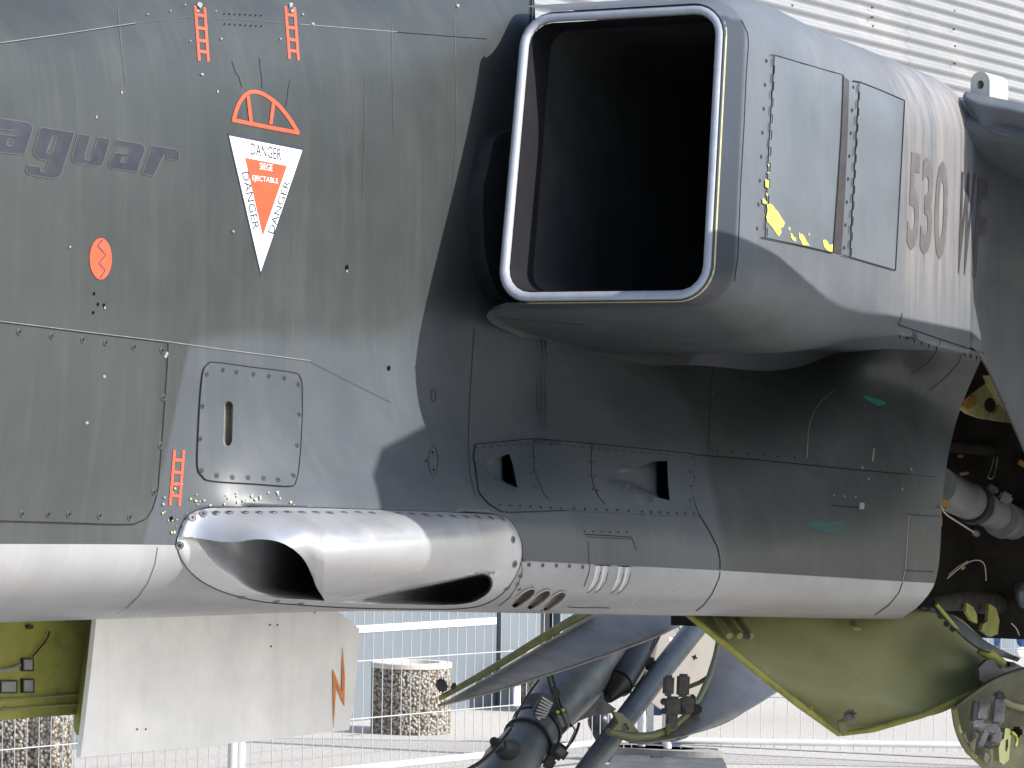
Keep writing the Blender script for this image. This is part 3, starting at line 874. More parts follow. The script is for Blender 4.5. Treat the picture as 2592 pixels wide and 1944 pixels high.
def gun_h(x, y):
    h = 0.003
    edge_d = seg_dist(GUN_OUT, x, y)
    if inside(BOWL, x, y):
        d = seg_dist(BOWL_LOW, x, y, False); k = sm(0, 70, d)
        deep = 0.05*k + 0.42 * max(0.0, (x - 585) / 215.0) ** 1.7 * sm(0, 30, d)
        return h - deep
    if inside(TROUGH, x, y):
        d = seg_dist(TROUGH, x, y)
        return h + 0.012 - (0.02 + 0.26*sm(840, 1190, x)) * sm(0, 17, d)
    yt = 1290.0
    yb = yb_line(x) + 8 if x > 815 else max(rim_y(x), yt + 20) + 140*sm(820, 700, x) + 10
    v = (y - yt) / max(yb - yt, 1)
    if 0 < v < 1.0 and (x > 815 or y < rim_y(x) + 2):
        prof_ = math.sin(math.pi * min(v, 1.0) ** 0.85) ** 0.75
        h += Hx(x) * prof_
    else:
        # lower rim below the openings stands a little proud
        h += 0.012 * sm(4, 24, edge_d) * sm(600, 760, x) * (1 - sm(1200, 1290, x))
    return h * sm(-2, 10, edge_d) if h > 0 else h
extra = []
for curve in (RIM, BOWL_LOW):
    dn = dens(curve, 3.5)
    for w in (1.0, -1.0, 4, -4): extra += offset_poly(dn, w)
dn = dens(TROUGH, 3.5, True)
for w in (1.0, -1.0, 4, -4): extra += offset_poly(dn, w, True)
extra = [e for e in extra if inside(GUN_OUT, *e) and seg_dist(GUN_OUT, *e) > 2]
gun = P(patch('gun_muzzle_fairing', GUN_OUT, M['silver'], None, 0.002, 5.0, gun_h, 0.004, extra, bstep=5))
gun.data.set_sharp_from_angle(angle=R(55))
gun['label'] = 'bare metal gun muzzle fairing with two dark openings'
joint(GUN_OUT, 2.4, fuselage, 'seam', 0.0025, True)
gs = [(487, 1310), (515, 1301), (547, 1298), (580, 1297), (621, 1297), (656, 1297), (692, 1297), (729, 1296), (765, 1297), (800, 1297), (836, 1298), (872, 1297),
      (908, 1297), (942, 1298), (1010, 1300), (1043, 1301), (1078, 1304), (1113, 1306), (1146, 1307), (1178, 1308), (1210, 1309), (1242, 1311), (1272, 1314),
      (455, 1380), (467, 1448), (487, 1474), (513, 1488), (542, 1498), (580, 1507), (612, 1512), (700, 1522), (760, 1528), (1299, 1366), (1303, 1428), (1283, 1490)]
GUNBVH = BVHTree.FromPolygons([v.co for v in gun.data.vertices], [tuple(p.vertices) for p in gun.data.polygons])
for x, y in gs:
    d = Vector(ray(x, y)).normalized(); p, n, i, dist = GUNBVH.ray_cast(CAMV, d)
    if p is None: continue
    if n.dot(d) > 0: n = -n
    o = bpy.data.objects.new('screw', SC['screw']); COL.objects.link(o); o.parent = gun
    o.matrix_basis = Matrix.LocRotScale(p + n*0.0006, n.to_track_quat('Z', 'Y'), Vector((0.0095, 0.0095, 1)))

# ================================================================== PANELS, JOINTS, FASTENERS
def z1(pts): return [(x/2.56, y/2.56) for x, y in pts]
def zc(ox, oy, k, pts): return [(ox + x/k, oy + y/k) for x, y in pts]
# large lower-left access panel
LP = [(-120, 799), (0, 816), (200, 841), (423, 868), (421, 920), (415, 1010), (407, 1120), (398, 1235), (386, 1285), (368, 1312), (335, 1325), (295, 1326), (150, 1321), (0, 1317), (-120, 1313)]
pan = S(patch('access_panel', LP, M['camo'], None, 0.0022, 34, None, 0.002, attrs=CA), fuselage)
pan['label'] = 'large dark lower access panel with a row of screws'
joint(LP[:8] + [(392, 1262), (383, 1290)], 2.6, fuselage, 'seam', 0.0030)
joint([(383, 1290), (368, 1313), (335, 1327), (295, 1328), (0, 1319), (-120, 1315)], 2.0, fuselage, 'seam', 0.0030)
joint([(-100, 801), (0, 813), (250, 844), (425, 865), (560, 884), (700, 902), (783, 913)], 1.3, fuselage, 'seam_light', 0.0032)
screws([(46, 840), (128, 850), (207, 859), (265, 867), (337, 878), (408, 887), (411, 1006), (404, 1127), (388, 1246), (326, 1309), (250, 1305), (172, 1302), (120, 1301), (54, 1300)], r=0.0085, parent=pan, lift=0.003)
# square access panel with a hand slot
SQ = catmull([(541, 917), (640, 930), (738, 943), (757, 955), (763, 985), (762, 1080), (756, 1175), (748, 1218), (732, 1232), (640, 1226), (535, 1218), (510, 1205), (498, 1178), (500, 1090), (505, 1000), (512, 940), (524, 922)], 4, True)
sq = S(patch('access_panel', SQ, M['camo'], None, 0.0022, 26, None, 0.002, attrs=CA, holes=[SLOT]), fuselage)
sq['label'] = 'rounded square access panel with a vertical hand slot'
joint(SQ, 2.3, fuselage, 'seam', 0.0030, True)
def slot_h(x, y): return -0.016 * sm(0, 3.5, seg_dist(SLOT, x, y))
M['slot'] = plain_mat('slot inside', (0.17, 0.165, 0.13), 0.6, 0, 0.3, 30, 0.1)
S(patch('hand_slot', SLOT, M['slot'], None, 0.002, 3.0, slot_h, bstep=4, extra=[p for w in (2.0, 4.0) for p in offset_poly(dens(SLOT, 4, True), -w, True) if inside(SLOT, *p)]), fuselage)
screws([(521, 947), (562, 936), (596, 941), (639, 947), (678, 952), (717, 957), (752, 973), (510, 1028), (755, 1050), (505, 1111), (750, 1129), (509, 1191), (547, 1204),
        (587, 1209), (627, 1210), (666, 1212), (703, 1216), (741, 1205)], r=0.0062, parent=sq, lift=0.003)
# vent panel under the intake
VP = [(1202, 1126), (1280, 1119), (1354, 1112), (1497, 1125), (1620, 1137), (1757, 1151), (1755, 1200), (1752, 1255), (1758, 1280), (1768, 1308), (1600, 1302), (1440, 1293), (1290, 1298), (1267, 1296), (1234, 1275), (1211, 1248), (1204, 1194), (1198, 1156)]
def ramp_h(poly, x0, x1, deep, slot0):
    def f(x, y):
        e = sm(0, 7, seg_dist(poly, x, y))
        return -(deep * sm(x0, x1, x) + 0.11 * sm(slot0 - 8, slot0 + 8, x)) * e
    return f
vp = S(patch('vent_panel', VP, M['camo'], None, 0.0022, 24, None, 0.002, attrs=CA, holes=[VENT_A, VENT_B], bstep=12), fuselage)
vp['label'] = 'panel under the intake with two wedge-shaped air vents'
for poly, a in ((VENT_A, (1222, 1270, 0.02, 1274)), (VENT_B, (1545, 1680, 0.035, 1667))):
    ex = [p for w in (2.5, 5.0, 8.0) for p in offset_poly(dens(poly, 4, True), -w, True) + offset_poly(dens(poly, 4, True), w, True) if inside(poly, *p)]
    S(patch('air_vent', poly, M['camo'], None, 0.002, 4.0, ramp_h(poly, *a), bstep=5, extra=ex, attrs=CA), fuselage)
joint(VP[:6], 2.0, fuselage, 'seam', 0.0030)
joint(VP[-7:] + [VP[0]], 1.4, fuselage, 'seam', 0.0030)
K3 = lambda pts: zc(1180, 1080, 3.687, pts)
joint(K3([(625, 140), (628, 300), (632, 430), (660, 490), (690, 560), (725, 640), (770, 690)]), 1.2, fuselage, 'seam', 0.0030)
joint(K3([(1170, 170), (1162, 330), (1163, 460), (1185, 560), (1230, 660), (1290, 730)]), 1.6, fuselage, 'seam', 0.0030)
rows_ = along(*K3([(95, 205), (575, 165)]), 8) + along(*K3([(650, 157), (1150, 205)]), 8) + along(*K3([(1235, 212), (1540, 240)]), 5) + along(*K3([(1640, 250), (2100, 290)]), 7)
rows_ += along(*K3([(310, 735), (880, 770)]), 7) + along(*K3([(1000, 770), (1510, 790)]), 6) + along(*K3([(1640, 800), (2120, 818)]), 7)
rows_ += K3([(592, 297), (637, 295), (603, 445), (652, 430), (648, 570), (690, 565), (1140, 335), (1190, 338), (1140, 465), (1195, 475), (1175, 590), (1220, 600), (95, 355), (133, 505), (2090, 430), (2090, 560), (2085, 695)])
screws(rows_, r=0.0040, parent=vp, lift=0.003)
# belly cover with louvres and slits
LV = [(1318, 1422), (1400, 1426), (1480, 1430), (1560, 1434), (1636, 1438), (1640, 1470), (1630, 1505), (1600, 1532), (1480, 1541), (1330, 1542), (1272, 1541), (1262, 1534), (1290, 1512), (1312, 1478), (1322, 1445)]
slits = []
for sp in SLIT:
    slits.append([(x, max(y, y_white(x) + 3.0)) for x, y in sp])
lv = S(patch('vent_cover', LV, M['belly'], None, 0.0022, 16, None, 0.002, holes=LOUV + slits, bstep=6), belly)
lv['label'] = 'pale belly panel with three oval louvres and four curved slits'
def pit(poly, d, w):
    return lambda x, y: -d * sm(0, w, seg_dist(poly, x, y))
M['slit'] = plain_mat('slit inside', (0.55, 0.55, 0.56), 0.5, 0, 0.1, 30, 0.0)
M['louv'] = plain_mat('louvre inside', (0.26, 0.24, 0.22), 0.5, 0.2, 0.2, 30, 0.1)
for l in LOUV:
    ex = [p for w in (2.0, 4.0, 7.0) for p in offset_poly(dens(l, 4, True), -w, True) + offset_poly(dens(l, 4, True), w, True) if inside(l, *p)]
    S(patch('oval_louvre', l, M['louv'], None, 0.002, 4, lambda x, y, l=l: -0.045 * sm(0, 9, seg_dist(l, x, y)), bstep=4, extra=ex), belly)
    up = l[4:20]
    S(stroke('louvre_hood', [(x + 1.0, y + 0.8) for x, y in up], 3.2, M['lip'], None, 0.0045, False, 5), belly)
for s_ in slits:
    S(patch('curved_slit', s_, M['slit'], None, 0.002, 4, lambda x, y, s_=s_: -0.004 * sm(0, 5, seg_dist(s_, x, y)), bstep=4), belly)
    S(stroke('slit_edge', s_[2:6], 1.3, M['seam'], None, 0.0035, False, 5), belly)
K1 = lambda pts: zc(1240, 1380, 5.267, pts)
screws(K1([(513, 258), (695, 265), (877, 272), (1050, 278), (1225, 290), (405, 405), (365, 515), (390, 580), (452, 195)]), r=0.0058, parent=lv, lift=0.003, kind='screw')
joint(K1([(1325, 240), (1310, 360), (1285, 440), (1250, 540)]), 1.5, belly, 'seam', 0.003)
joint(K1([(1030, 812), (1200, 820), (1480, 822), (1600, 824)]), 1.3, belly, 'seam', 0.003)
# access flap above the slits
joint([(1479, 1353), (1540, 1356), (1598, 1360)], 2.0); joint([(1484, 1359), (1597, 1365)], 1.2)
joint([(1598, 1360), (1606, 1380), (1610, 1392)], 1.2); joint([(1487, 1372), (1490, 1400), (1490, 1425)], 1.0)
dots(along((1479, 1345), (1586, 1348), 6), 1.6, 2.2)
# joints over the rest of the skin
joint([(0, 109), (170, 85), (342, 59)], 1.4, None, 'seam_light'); joint([(0, 111), (342, 61)], 1.2)
joint([(342, 59), (470, 44), (600, 50), (760, 62)], 1.0, None, 'ghost_edge'); joint([(760, 62), (864, 70), (1005, 81)], 1.2, None, 'seam_light')
joint([(1005, 82), (1110, 90), (1232, 99)], 1.5)
joint([(783, 915), (864, 957), (930, 990), (989, 1019)], 1.0, None, 'ghost_brown')
joint([(1200, 830), (1195, 900), (1188, 1010), (1185, 1115), (1189, 1200), (1204, 1260)], 1.2)
joint([(1757, 1152), (1900, 1163), (2100, 1183), (2294, 1201)], 2.6); joint([(2294, 1201), (2376, 1208)], 1.0)
JV = [(1757, 1152), (1755, 1200), (1752, 1254), (1765, 1296), (1794, 1343), (1816, 1386), (1822, 1417), (1822, 1440)]
joint(JV, 2.2); joint([(1822, 1447), (1820, 1462), (1802, 1503), (1780, 1532), (1762, 1546)], 2.0, belly)
joint([(2299, 1304), (2295, 1380), (2290, 1444), (2284, 1470)], 1.3, None, 'seam_light'); joint([(2284, 1474), (2275, 1499), (2251, 1530), (2214, 1556)], 2.0, belly)
joint([(2296, 1302), (2340, 1305), (2378, 1307)], 1.6); joint([(2286, 1444), (2330, 1446), (2362, 1447)], 2.0)
joint([(2113, 988), (2080, 1015), (2058, 1046), (2046, 1089), (2042, 1160)], 1.5, None, 'seam_light')
joint([(2212, 1136), (2208, 1167)], 3.0, None, 'seam_light'); joint([(2042, 1162), (2040, 1176)], 1.2)
joint([(1806, 930), (1800, 960), (1796, 1039), (1792, 1140)], 1.2)
joint([(2273, 822), (2380, 859), (2490, 895)], 2.2, nacelle); joint([(2283, 793), (2279, 808), (2273, 822)], 1.6, nacelle)
joint([(2380, 860), (2373, 886), (2349, 917), (2306, 949)], 1.2); joint([(2437, 884), (2427, 917), (2392, 957), (2353, 988)], 1.2)
joint([(1876, 50), (1892, 85), (1894, 110), (1888, 195), (1882, 332), (1874, 469), (1867, 648), (1858, 712)], 1.5, nacelle)
joint([(1231, 806), (1333, 811), (1489, 824)], 1.3, None, 'ghost_edge'); joint([(1600, 850), (1645, 875), (1728, 921), (1800, 958)], 1.5, None, 'ghost_edge')
joint([(398, 1386), (391, 1429), (375, 1472), (352, 1507), (318, 1540)], 1.2, belly)
joint([(2103, 1279), (2140, 1283), (2173, 1285)], 2.0)
S(patch('latch_plate', [(2175, 1273), (2187, 1274), (2186, 1290), (2174, 1289)], M['chip_white'], None, 0.002, 30, None, 0.002), fuselage)
dots(along((2110, 1255), (2165, 1258), 3), 1.5, 3, 'chip_white', name='rivet'); dots([(2283, 1238), (2306, 1188), (2182, 1184), (2198, 1213), (1800, 925), (1802, 995)], 2, 4, 'chip_white', name='rivet')
dots(along((1815, 1142), (2010, 1160), 6), 1.5, 2.5); dots(along((1757, 1210), (1748, 1250), 3), 1.5, 2.5)
dots(along((2277, 850), (2370, 880), 6) + along((2442, 897), (2472, 905), 3), 1.5, 5, parent=nacelle)
dots(zc(0, 0, 2.56, [(1450 + 34*i, 92 + 1.6*i) for i in range(8)] + [(1452 + 34*i, 158 + 2.0*i) for i in range(8)]), 1.8, 2.2)
dots([(237, 743), (247, 770), (235, 791), (262, 772)], 2.6, 4.6); dots([(877, 677), (983, 932), (433, 1313)], 4.0, 7.0)
dots([(877, 686), (264, 779), (550, 232), (243, 296), (307, 234)], 2.5, 4, 'chip_white', name='paint_chip')
S(stroke('inspection_cover_edge', disc_px(1096, 1002, 6, 16, 18), 1.2, M['seam'], None, 0.0015, True, 6), fuselage)
S(stroke('inspection_cover_edge', disc_px(1096, 1167, 12, 36, 22), 1.0, M['seam'], None, 0.0015, True, 6), fuselage)
dots([(1094, 1146), (1078, 1167), (1097, 1190)], 2, 3)
# vertical light scrapes and water runs
M['scrape'] = plain_mat('faint scrape', (0.066, 0.072, 0.069), 0.45, 0, 0.2, 20, 0.0)
for pl, w in (([(298, 20), (306, 110), (317, 215)], 5), ([(1150, 40), (1153, 180), (1155, 330), (1143, 500)], 3), ([(992, 60), (993, 200), (994, 330)], 2.5), ([(922, 180), (922, 330), (916, 520)], 2)):
    S(stroke('paint_scrape', pl, (w*0.7, w*0.3), M['scrape'], None, 0.0010, False, 20), fuselage)

# ---- intake side doors
K5 = lambda pts: zc(1900, 120, 2.86, pts)
D1 = K5([(168, 60), (410, 132), (660, 205), (640, 640), (612, 1060), (583, 1483), (340, 1428), (100, 1376), (128, 700)])
D2 = K5([(782, 256), (940, 318), (1107, 390), (1085, 800), (1060, 1250), (1040, 1610), (880, 1565), (714, 1516)])
NA = {'camo': lambda x, y: 0.18, 'dark': ZERO, 'worn': ZERO}
M['door_blue'] = paint_mat('bluish door paint', ((0.136, 0.153, 0.170), BLUEGREY), rough=0.45, streak=0.2, dirt_amt=0.15)
for dd, lab in ((D1, 'larger front intake side door with flaked yellow corner'), (D2, 'smaller rear intake side door')):
    o = S(patch('auxiliary_intake_door', dd, M['door_blue'], None, 0.003, 23, None, 0.003, attrs=NA), nacelle); o['label'] = lab
joint(K5([(135, 55), (168, 58), (410, 130), (660, 203)]), 2.0, nacelle, 'seam', 0.004); joint(K5([(662, 205), (645, 640), (617, 1060), (586, 1485)]), 3.2, nacelle, 'seam', 0.004)
joint(K5([(65, 1375), (340, 1430), (583, 1486)]), 2.4, nacelle, 'seam', 0.004); joint(K5([(730, 245), (782, 254), (940, 316), (1107, 388), (1085, 800), (1060, 1250), (1040, 1612)]), 2.6, nacelle, 'seam', 0.004)
joint(K5([(655, 1503), (714, 1518), (880, 1567), (1045, 1614)]), 2.0, nacelle, 'seam', 0.004)
def hinge(a, b, n, amp):
    out = []
    for i in range(n + 1):
        t0 = i / n; s = amp if i % 2 else -amp
        for t in (t0, min(t0 + 1.0/n, 1.0)):
            out.append((a[0] + (b[0]-a[0])*t + s, a[1] + (b[1]-a[1])*t))
    return out[:-2]
joint(hinge(*K5([(158, 75), (100, 1370)]), 22, 3.0), 1.7, nacelle, 'seam', 0.0042, name='hinge_line')
joint(hinge(*K5([(775, 270), (710, 1510)]), 22, 3.0), 1.7, nacelle, 'seam', 0.0042, name='hinge_line')
S(patch('door_jamb', K5([(664, 210), (712, 240), (700, 640), (682, 1060), (655, 1500), (590, 1484), (622, 1000), (648, 600)]), M['ghost_brown'], None, 0.0012, 30), nacelle)
screws(along(*K5([(112, 97), (45, 1310)]), 8) + along(*K5([(742, 288), (675, 1450)]), 8), r=0.0055, parent=nacelle, lift=0.001)
for k, poly in enumerate(([(105, 1140), (128, 1132), (150, 1145), (165, 1170), (185, 1190), (205, 1225), (235, 1270), (225, 1300), (205, 1310), (212, 1340), (190, 1370), (172, 1345), (150, 1310), (110, 1265), (100, 1230), (112, 1180)],
             [(75, 1092), (92, 1105), (110, 1128), (98, 1136), (75, 1128)], [(95, 952), (110, 962), (122, 968), (118, 1020), (95, 1012)], [(100, 1050), (112, 1065), (106, 1085)],
             [(262, 1300), (275, 1305), (274, 1330), (264, 1322)], [(276, 1342), (290, 1352), (300, 1375), (316, 1380), (315, 1408), (292, 1395), (280, 1375)],
             [(336, 1336), (345, 1350), (362, 1352), (380, 1375), (390, 1400), (415, 1435), (365, 1432), (352, 1400), (342, 1385)],
             [(510, 1395), (530, 1392), (545, 1405), (560, 1432), (583, 1425), (580, 1482), (545, 1472), (520, 1445)], [(405, 1342), (416, 1350), (412, 1368)],
             [(110, 905), (124, 903), (122, 911), (108, 912)], [(112, 840), (122, 850), (118, 870)])):
    S(patch('flaked_paint', K5(poly), M['chip'], None, 0.0046, 18), nacelle)
S(patch('touch_up_paint', [(2183, 1003), (2192, 1001), (2205, 1007), (2224, 1011), (2241, 1018), (2242, 1023), (2224, 1029), (2210, 1022), (2196, 1014)], M['teal'], None, 0.0016, 20), fuselage)
S(patch('touch_up_paint', [(2033, 1331), (2050, 1322), (2072, 1317), (2105, 1319), (2140, 1320), (2138, 1350), (2100, 1352), (2066, 1344)], M['teal_dark'], None, 0.0016, 20), fuselage)
# random flakes of paint over the gun fairing and round the ladders
def flake(x, y, r, mat, par=None):
    n = 7; ph = random.random() * 6
    pl = [(x + r*random.uniform(0.5, 1.2)*math.cos(ph + 2*math.pi*i/n), y + r*random.uniform(0.5, 1.3)*math.sin(ph + 2*math.pi*i/n)) for i in range(n)]
    S(patch('paint_chip', pl, M[mat], None, 0.0034, 40), par or fuselage)
for i in range(46):
    x = random.choice([random.uniform(410, 520), random.uniform(500, 745), random.uniform(560, 720)])
    y = random.uniform(1246, 1280) if x > 480 else random.uniform(1225, 1355)
    flake(x, y, random.uniform(1.4, 4.2), random.choice(['chip_yellow', 'chip_yellow', 'chip_white']))
for x, y, r_ in ((510, 189, 6), (558, 100, 4), (467, 14, 3), (545, 30, 3), (480, 105, 3), (790, 62, 5), (765, 38, 4), (708, 100, 3), (262, 952, 7), (217, 1070, 6), (420, 895, 7), (588, 586, 4), (505, 15, 10), (735, 15, 10), (500, 30, 6), (738, 30, 6), (416, 902, 6), (175, 625, 4), (1158, 16, 6), (372, 38, 3), (430, 30, 3)):
    flake(x, y, r_*0.75, 'chip_white')

# ================================================================== MARKINGS
def text_decal(name, txt, o, xv, yv, mat, lift=0.0024, width=None):
    cu = bpy.data.curves.new(name, 'FONT'); cu.body = txt; cu.size = 1.0; cu.offset = width or 0.0; cu.resolution_u = 3; cu.fill_mode = 'FRONT'
    ob = bpy.data.objects.new('tmp', cu); COL.objects.link(ob)
    dg = bpy.context.evaluated_depsgraph_get(); me = bpy.data.meshes.new_from_object(ob.evaluated_get(dg))
    bpy.data.objects.remove(ob); bpy.data.curves.remove(cu)
    co = [v.co.copy() for v in me.vertices]; x1 = max(c.x for c in co); x0 = min(c.x for c in co); y1 = max(c.y for c in co); y0 = min(c.y for c in co)
    V = []
    for c in co:
        u, v = (c.x - x0)/(x1 - x0), (c.y - y0)/(y1 - y0)
        p, n = hit(o[0] + xv[0]*u + yv[0]*v, o[1] + xv[1]*u + yv[1]*v)
        V.append(p + n*lift)
    F = [tuple(p.vertices) for p in me.polygons]; bpy.data.meshes.remove(me)
    F2 = []
    for f in F:
        a, b, c = (V[i] for i in f[:3])
        F2.append(f[::-1] if (b-a).cross(c-a).dot(a - CAMV) > 0 else f)
    return S(mesh_obj(name, V, F2, mat, None, False), fuselage)
def ladder(rails, rungs):
    for r_ in rails: S(stroke('ladder_mark_rail', r_, 6.2, M['red'], None, 0.0016, False, 12), fuselage)
    for r_ in rungs: S(stroke('ladder_mark_rung', r_, 7.5, M['red'], None, 0.0019, False, 12), fuselage)
def mk_ladder(l0, l1, r0, r1, ts):
    l0, l1, r0, r1 = map(np.array, (l0, l1, r0, r1))
    ladder([[tuple(l0), tuple(l1)], [tuple(r0), tuple(r1)]], [[tuple(l0 + (l1-l0)*t), tuple(r0 + (r1-r0)*t)] for t in ts])
mk_ladder((493.5, 16), (503, 154), (517, 20), (526, 156), (0.16, 0.40, 0.63, 0.83))
mk_ladder((722, 17), (731.5, 149), (744.5, 19), (754, 153), (0.16, 0.40, 0.63, 0.84))
mk_ladder((440.5, 1139), (429.5, 1279), (464, 1140), (453, 1281), (0.18, 0.40, 0.61, 0.82))
# canopy symbol
ARC = z1([(1510, 782), (1522, 735), (1545, 672), (1580, 622), (1620, 597), (1665, 597), (1720, 620), (1790, 672), (1850, 740), (1895, 805), (1925, 855)])
S(stroke('canopy_mark_arch', catmull(ARC, 3), 9, M['red'], None, 0.0016, False, 8), fuselage)
S(stroke('canopy_mark_sill', z1([(1503, 778), (1720, 822), (1935, 862)]), 9.5, M['red'], None, 0.0019, False, 12), fuselage)
S(stroke('canopy_mark_frame', z1([(1603, 622), (1622, 790)]), 8, M['red'], None, 0.0021, False, 12), fuselage)
S(stroke('canopy_mark_frame', z1([(1768, 668), (1750, 805)]), 8, M['red'], None, 0.0021, False, 12), fuselage)
for a in ([(1502, 395), (1530, 480), (1545, 490), (1567, 565)], [(1680, 375), (1688, 470), (1694, 480), (1698, 568)], [(1878, 520), (1862, 600), (1866, 610), (1852, 690)]):
    S(stroke('canopy_mark_spark', z1(a), 2.2, M['ink'], None, 0.0016, False, 12), fuselage)
# ejection seat warning triangle
S(patch('warning_triangle_border', z1([(1470, 858), (1962, 962), (1686, 1790)]), M['ink'], None, 0.0013, 30), fuselage)
tri = S(patch('warning_triangle', z1([(1482, 880), (1955, 974), (1686, 1760)]), M['white'], None, 0.0017, 30), fuselage)
S(patch('warning_triangle_centre', z1([(1583, 1022), (1855, 1075), (1698, 1530)]), M['red'], None, 0.0021, 30), fuselage)
q = lambda x, y: (x/2.56, y/2.56)
text_decal('warning_text', 'DANGER', q(1620, 1002), q(198, 38), q(0, -76), M['ink'])
text_decal('warning_text', 'DANGER', q(1562, 1118), q(72, 372), q(44, -9), M['ink'])
text_decal('warning_text', 'DANGER', q(1768, 1518), q(108, -338), q(-38, -14), M['ink'])
text_decal('warning_text', 'SIEGE', q(1677, 1097), q(83, 14), q(0, -44), M['white'], 0.0027)
text_decal('warning_text', 'EJECTABLE', q(1630, 1178), q(166, 22), q(0, -44), M['white'], 0.0027)
# red dot with a zig-zag
S(patch('red_dot_mark', disc_px(253.5, 655, 28, 52.5, 28), M['red'], None, 0.0016, 20), fuselage)
S(stroke('zigzag_mark', [(258, 606), (245, 622), (266, 645), (248, 666), (264, 684), (252, 704)], 3.2, M['ink'], None, 0.0021, False, 20), fuselage)
# faded name
LET = [
 ([(-40, 762), (100, 780), (180, 793), (203, 812), (207, 842), (155, 1002), (60, 994), (-40, 982), (-40, 862), (103, 882), (113, 852), (-40, 832)], [(50, 900), (86, 905), (72, 946), (37, 941)]),
 ([(268, 825), (375, 843), (480, 860), (392, 1130), (372, 1150), (330, 1156), (185, 1133), (165, 1112), (172, 1068), (262, 1082), (257, 1112), (290, 1117), (313, 1042), (250, 1031), (216, 1002), (214, 972), (254, 840)], [(337, 880), (367, 885), (330, 996), (297, 990)]),
 ([(503, 866), (583, 880), (546, 1005), (549, 1034), (574, 1040), (590, 1026), (630, 888), (714, 902), (663, 1060), (650, 1076), (620, 1079), (486, 1058), (462, 1040), (461, 1008)], None),
 ([(752, 905), (830, 918), (905, 930), (931, 946), (935, 976), (886, 1116), (720, 1093), (700, 1076), (706, 1048), (738, 990), (826, 998), (847, 960), (742, 944)], [(790, 1015), (823, 1020), (808, 1056), (775, 1050)]),
 ([(978, 944), (1060, 955), (1130, 965), (1157, 984), (1159, 1012), (1150, 1042), (1075, 1031), (1081, 1006), (1059, 1002), (993, 1141), (917, 1127)], None)]
for outl, hole in LET:
    S(patch('faded_letter', z1(outl), M['ghost'], None, 0.0012, 26, holes=[z1(hole)] if hole else []), fuselage)
    S(stroke('faded_letter_edge', z1(outl), 1.4, M['ghost_edge'], None, 0.0016, True, 12), fuselage)
    if hole: S(stroke('faded_letter_edge', z1(hole), 1.6, M['ghost_edge'], None, 0.0016, True, 12), fuselage)
# faded serial letters on the side behind the intake doors
for txt, o_, xv_, yv_, mt_ in (('5', (2294, 628), (28, 9), (9, -245), 'ghost_light'), ('3', (2327, 640), (28, 9), (9, -245), 'ghost_light'), ('0', (2361, 652), (32, 10), (9, -250), 'ghost_light'),
                               ('W', (2415, 690), (36, 8), (18, -256), 'ghost_brown'), ('F', (2460, 700), (26, 8), (16, -250), 'ghost_brown')):
    text_decal('faded_serial_letter', txt, o_, xv_, yv_, M[mt_], 0.0016, 0.028).parent = nacelle

# ================================================================== DOORS, WHEEL BAY AND LANDING GEAR
def plate(name, pts, Y, thick, mat, bevel=0.0, holes=(), off=None):
    """flat or gently curved plate: outline where it is seen, its depth Y (one value or one per point), real thickness"""
    Ys = Y if isinstance(Y, (list, tuple)) else [Y]*len(pts)
    p3 = [at_y(x, y, d) for (x, y), d in zip(pts, Ys)]
    y0 = Y if not isinstance(Y, (list, tuple)) else np.mean(Y)
    h3 = [[at_y(x, y, y0) for x, y in h] for h in holes]
    return P(prism(name, p3, off or (0.35*thick, thick, 0), mat, None, bevel, h3))
def sub(o, parent):
    o.parent = parent; o.matrix_parent_inverse = Matrix.Identity(4); return o
def tpx(name, pts, rpx, mat, seg=14, parent=None):
    p3 = [at_y(x, y, d) for x, y, d in pts]
    rp = rpx if isinstance(rpx, (list, tuple)) else [rpx]*len(pts)
    rad = [r_*np.linalg.norm(p - CAM)/F0 for r_, p in zip(rp, p3)]
    o = tube(name, p3, rad, mat, None, seg)
    return sub(o, parent) if parent is not None else P(o)
def sheet(name, rows, mat, thick=0.006, nx=5, ny=5):
    """curved sheet through rows of (x, y, Y)"""
    r3 = [[tuple(at_y(*q)) for q in r_] for r_ in rows]
    r3 = [catmull(r_, nx) for r_ in r3]
    c3 = [catmull([r_[k] for r_ in r3], ny) for k in range(len(r3[0]))]
    o = P(mesh_obj(name, [p for c in c3 for p in c], grid_faces(len(c3), len(c3[0])), mat, None, True))
    if thick:
        md = o.modifiers.new('thickness', 'SOLIDIFY'); md.thickness = thick; md.offset = -1
    return o
def lump(name, px, py, Y, w, h, d, mat, parent=None, bevel=0.25, rot=0.0):
    """small rounded block, sizes in px of the picture, turned by rot in the picture plane"""
    c = at_y(px, py, Y); k = np.linalg.norm(c - CAM) / F0
    bm = bmesh.new(); bmesh.ops.create_cube(bm, size=1.0)
    for v in bm.verts: v.co = Vector((v.co.x*w*k, v.co.y*d*k, v.co.z*h*k))
    bmesh.ops.bevel(bm, geom=list(bm.edges), offset=min(w, h, d)*k*bevel, segments=2, affect='EDGES')
    mw = Matrix.Translation(Vector(c)) @ Matrix.Rotation(YAW - math.pi/2, 4, 'Z') @ Matrix.Rotation(rot, 4, 'Y')
    bm.transform(mw)
    o = bm_obj(name, bm, mat, None, True, R(40))
    return sub(o, parent) if parent is not None else P(o)

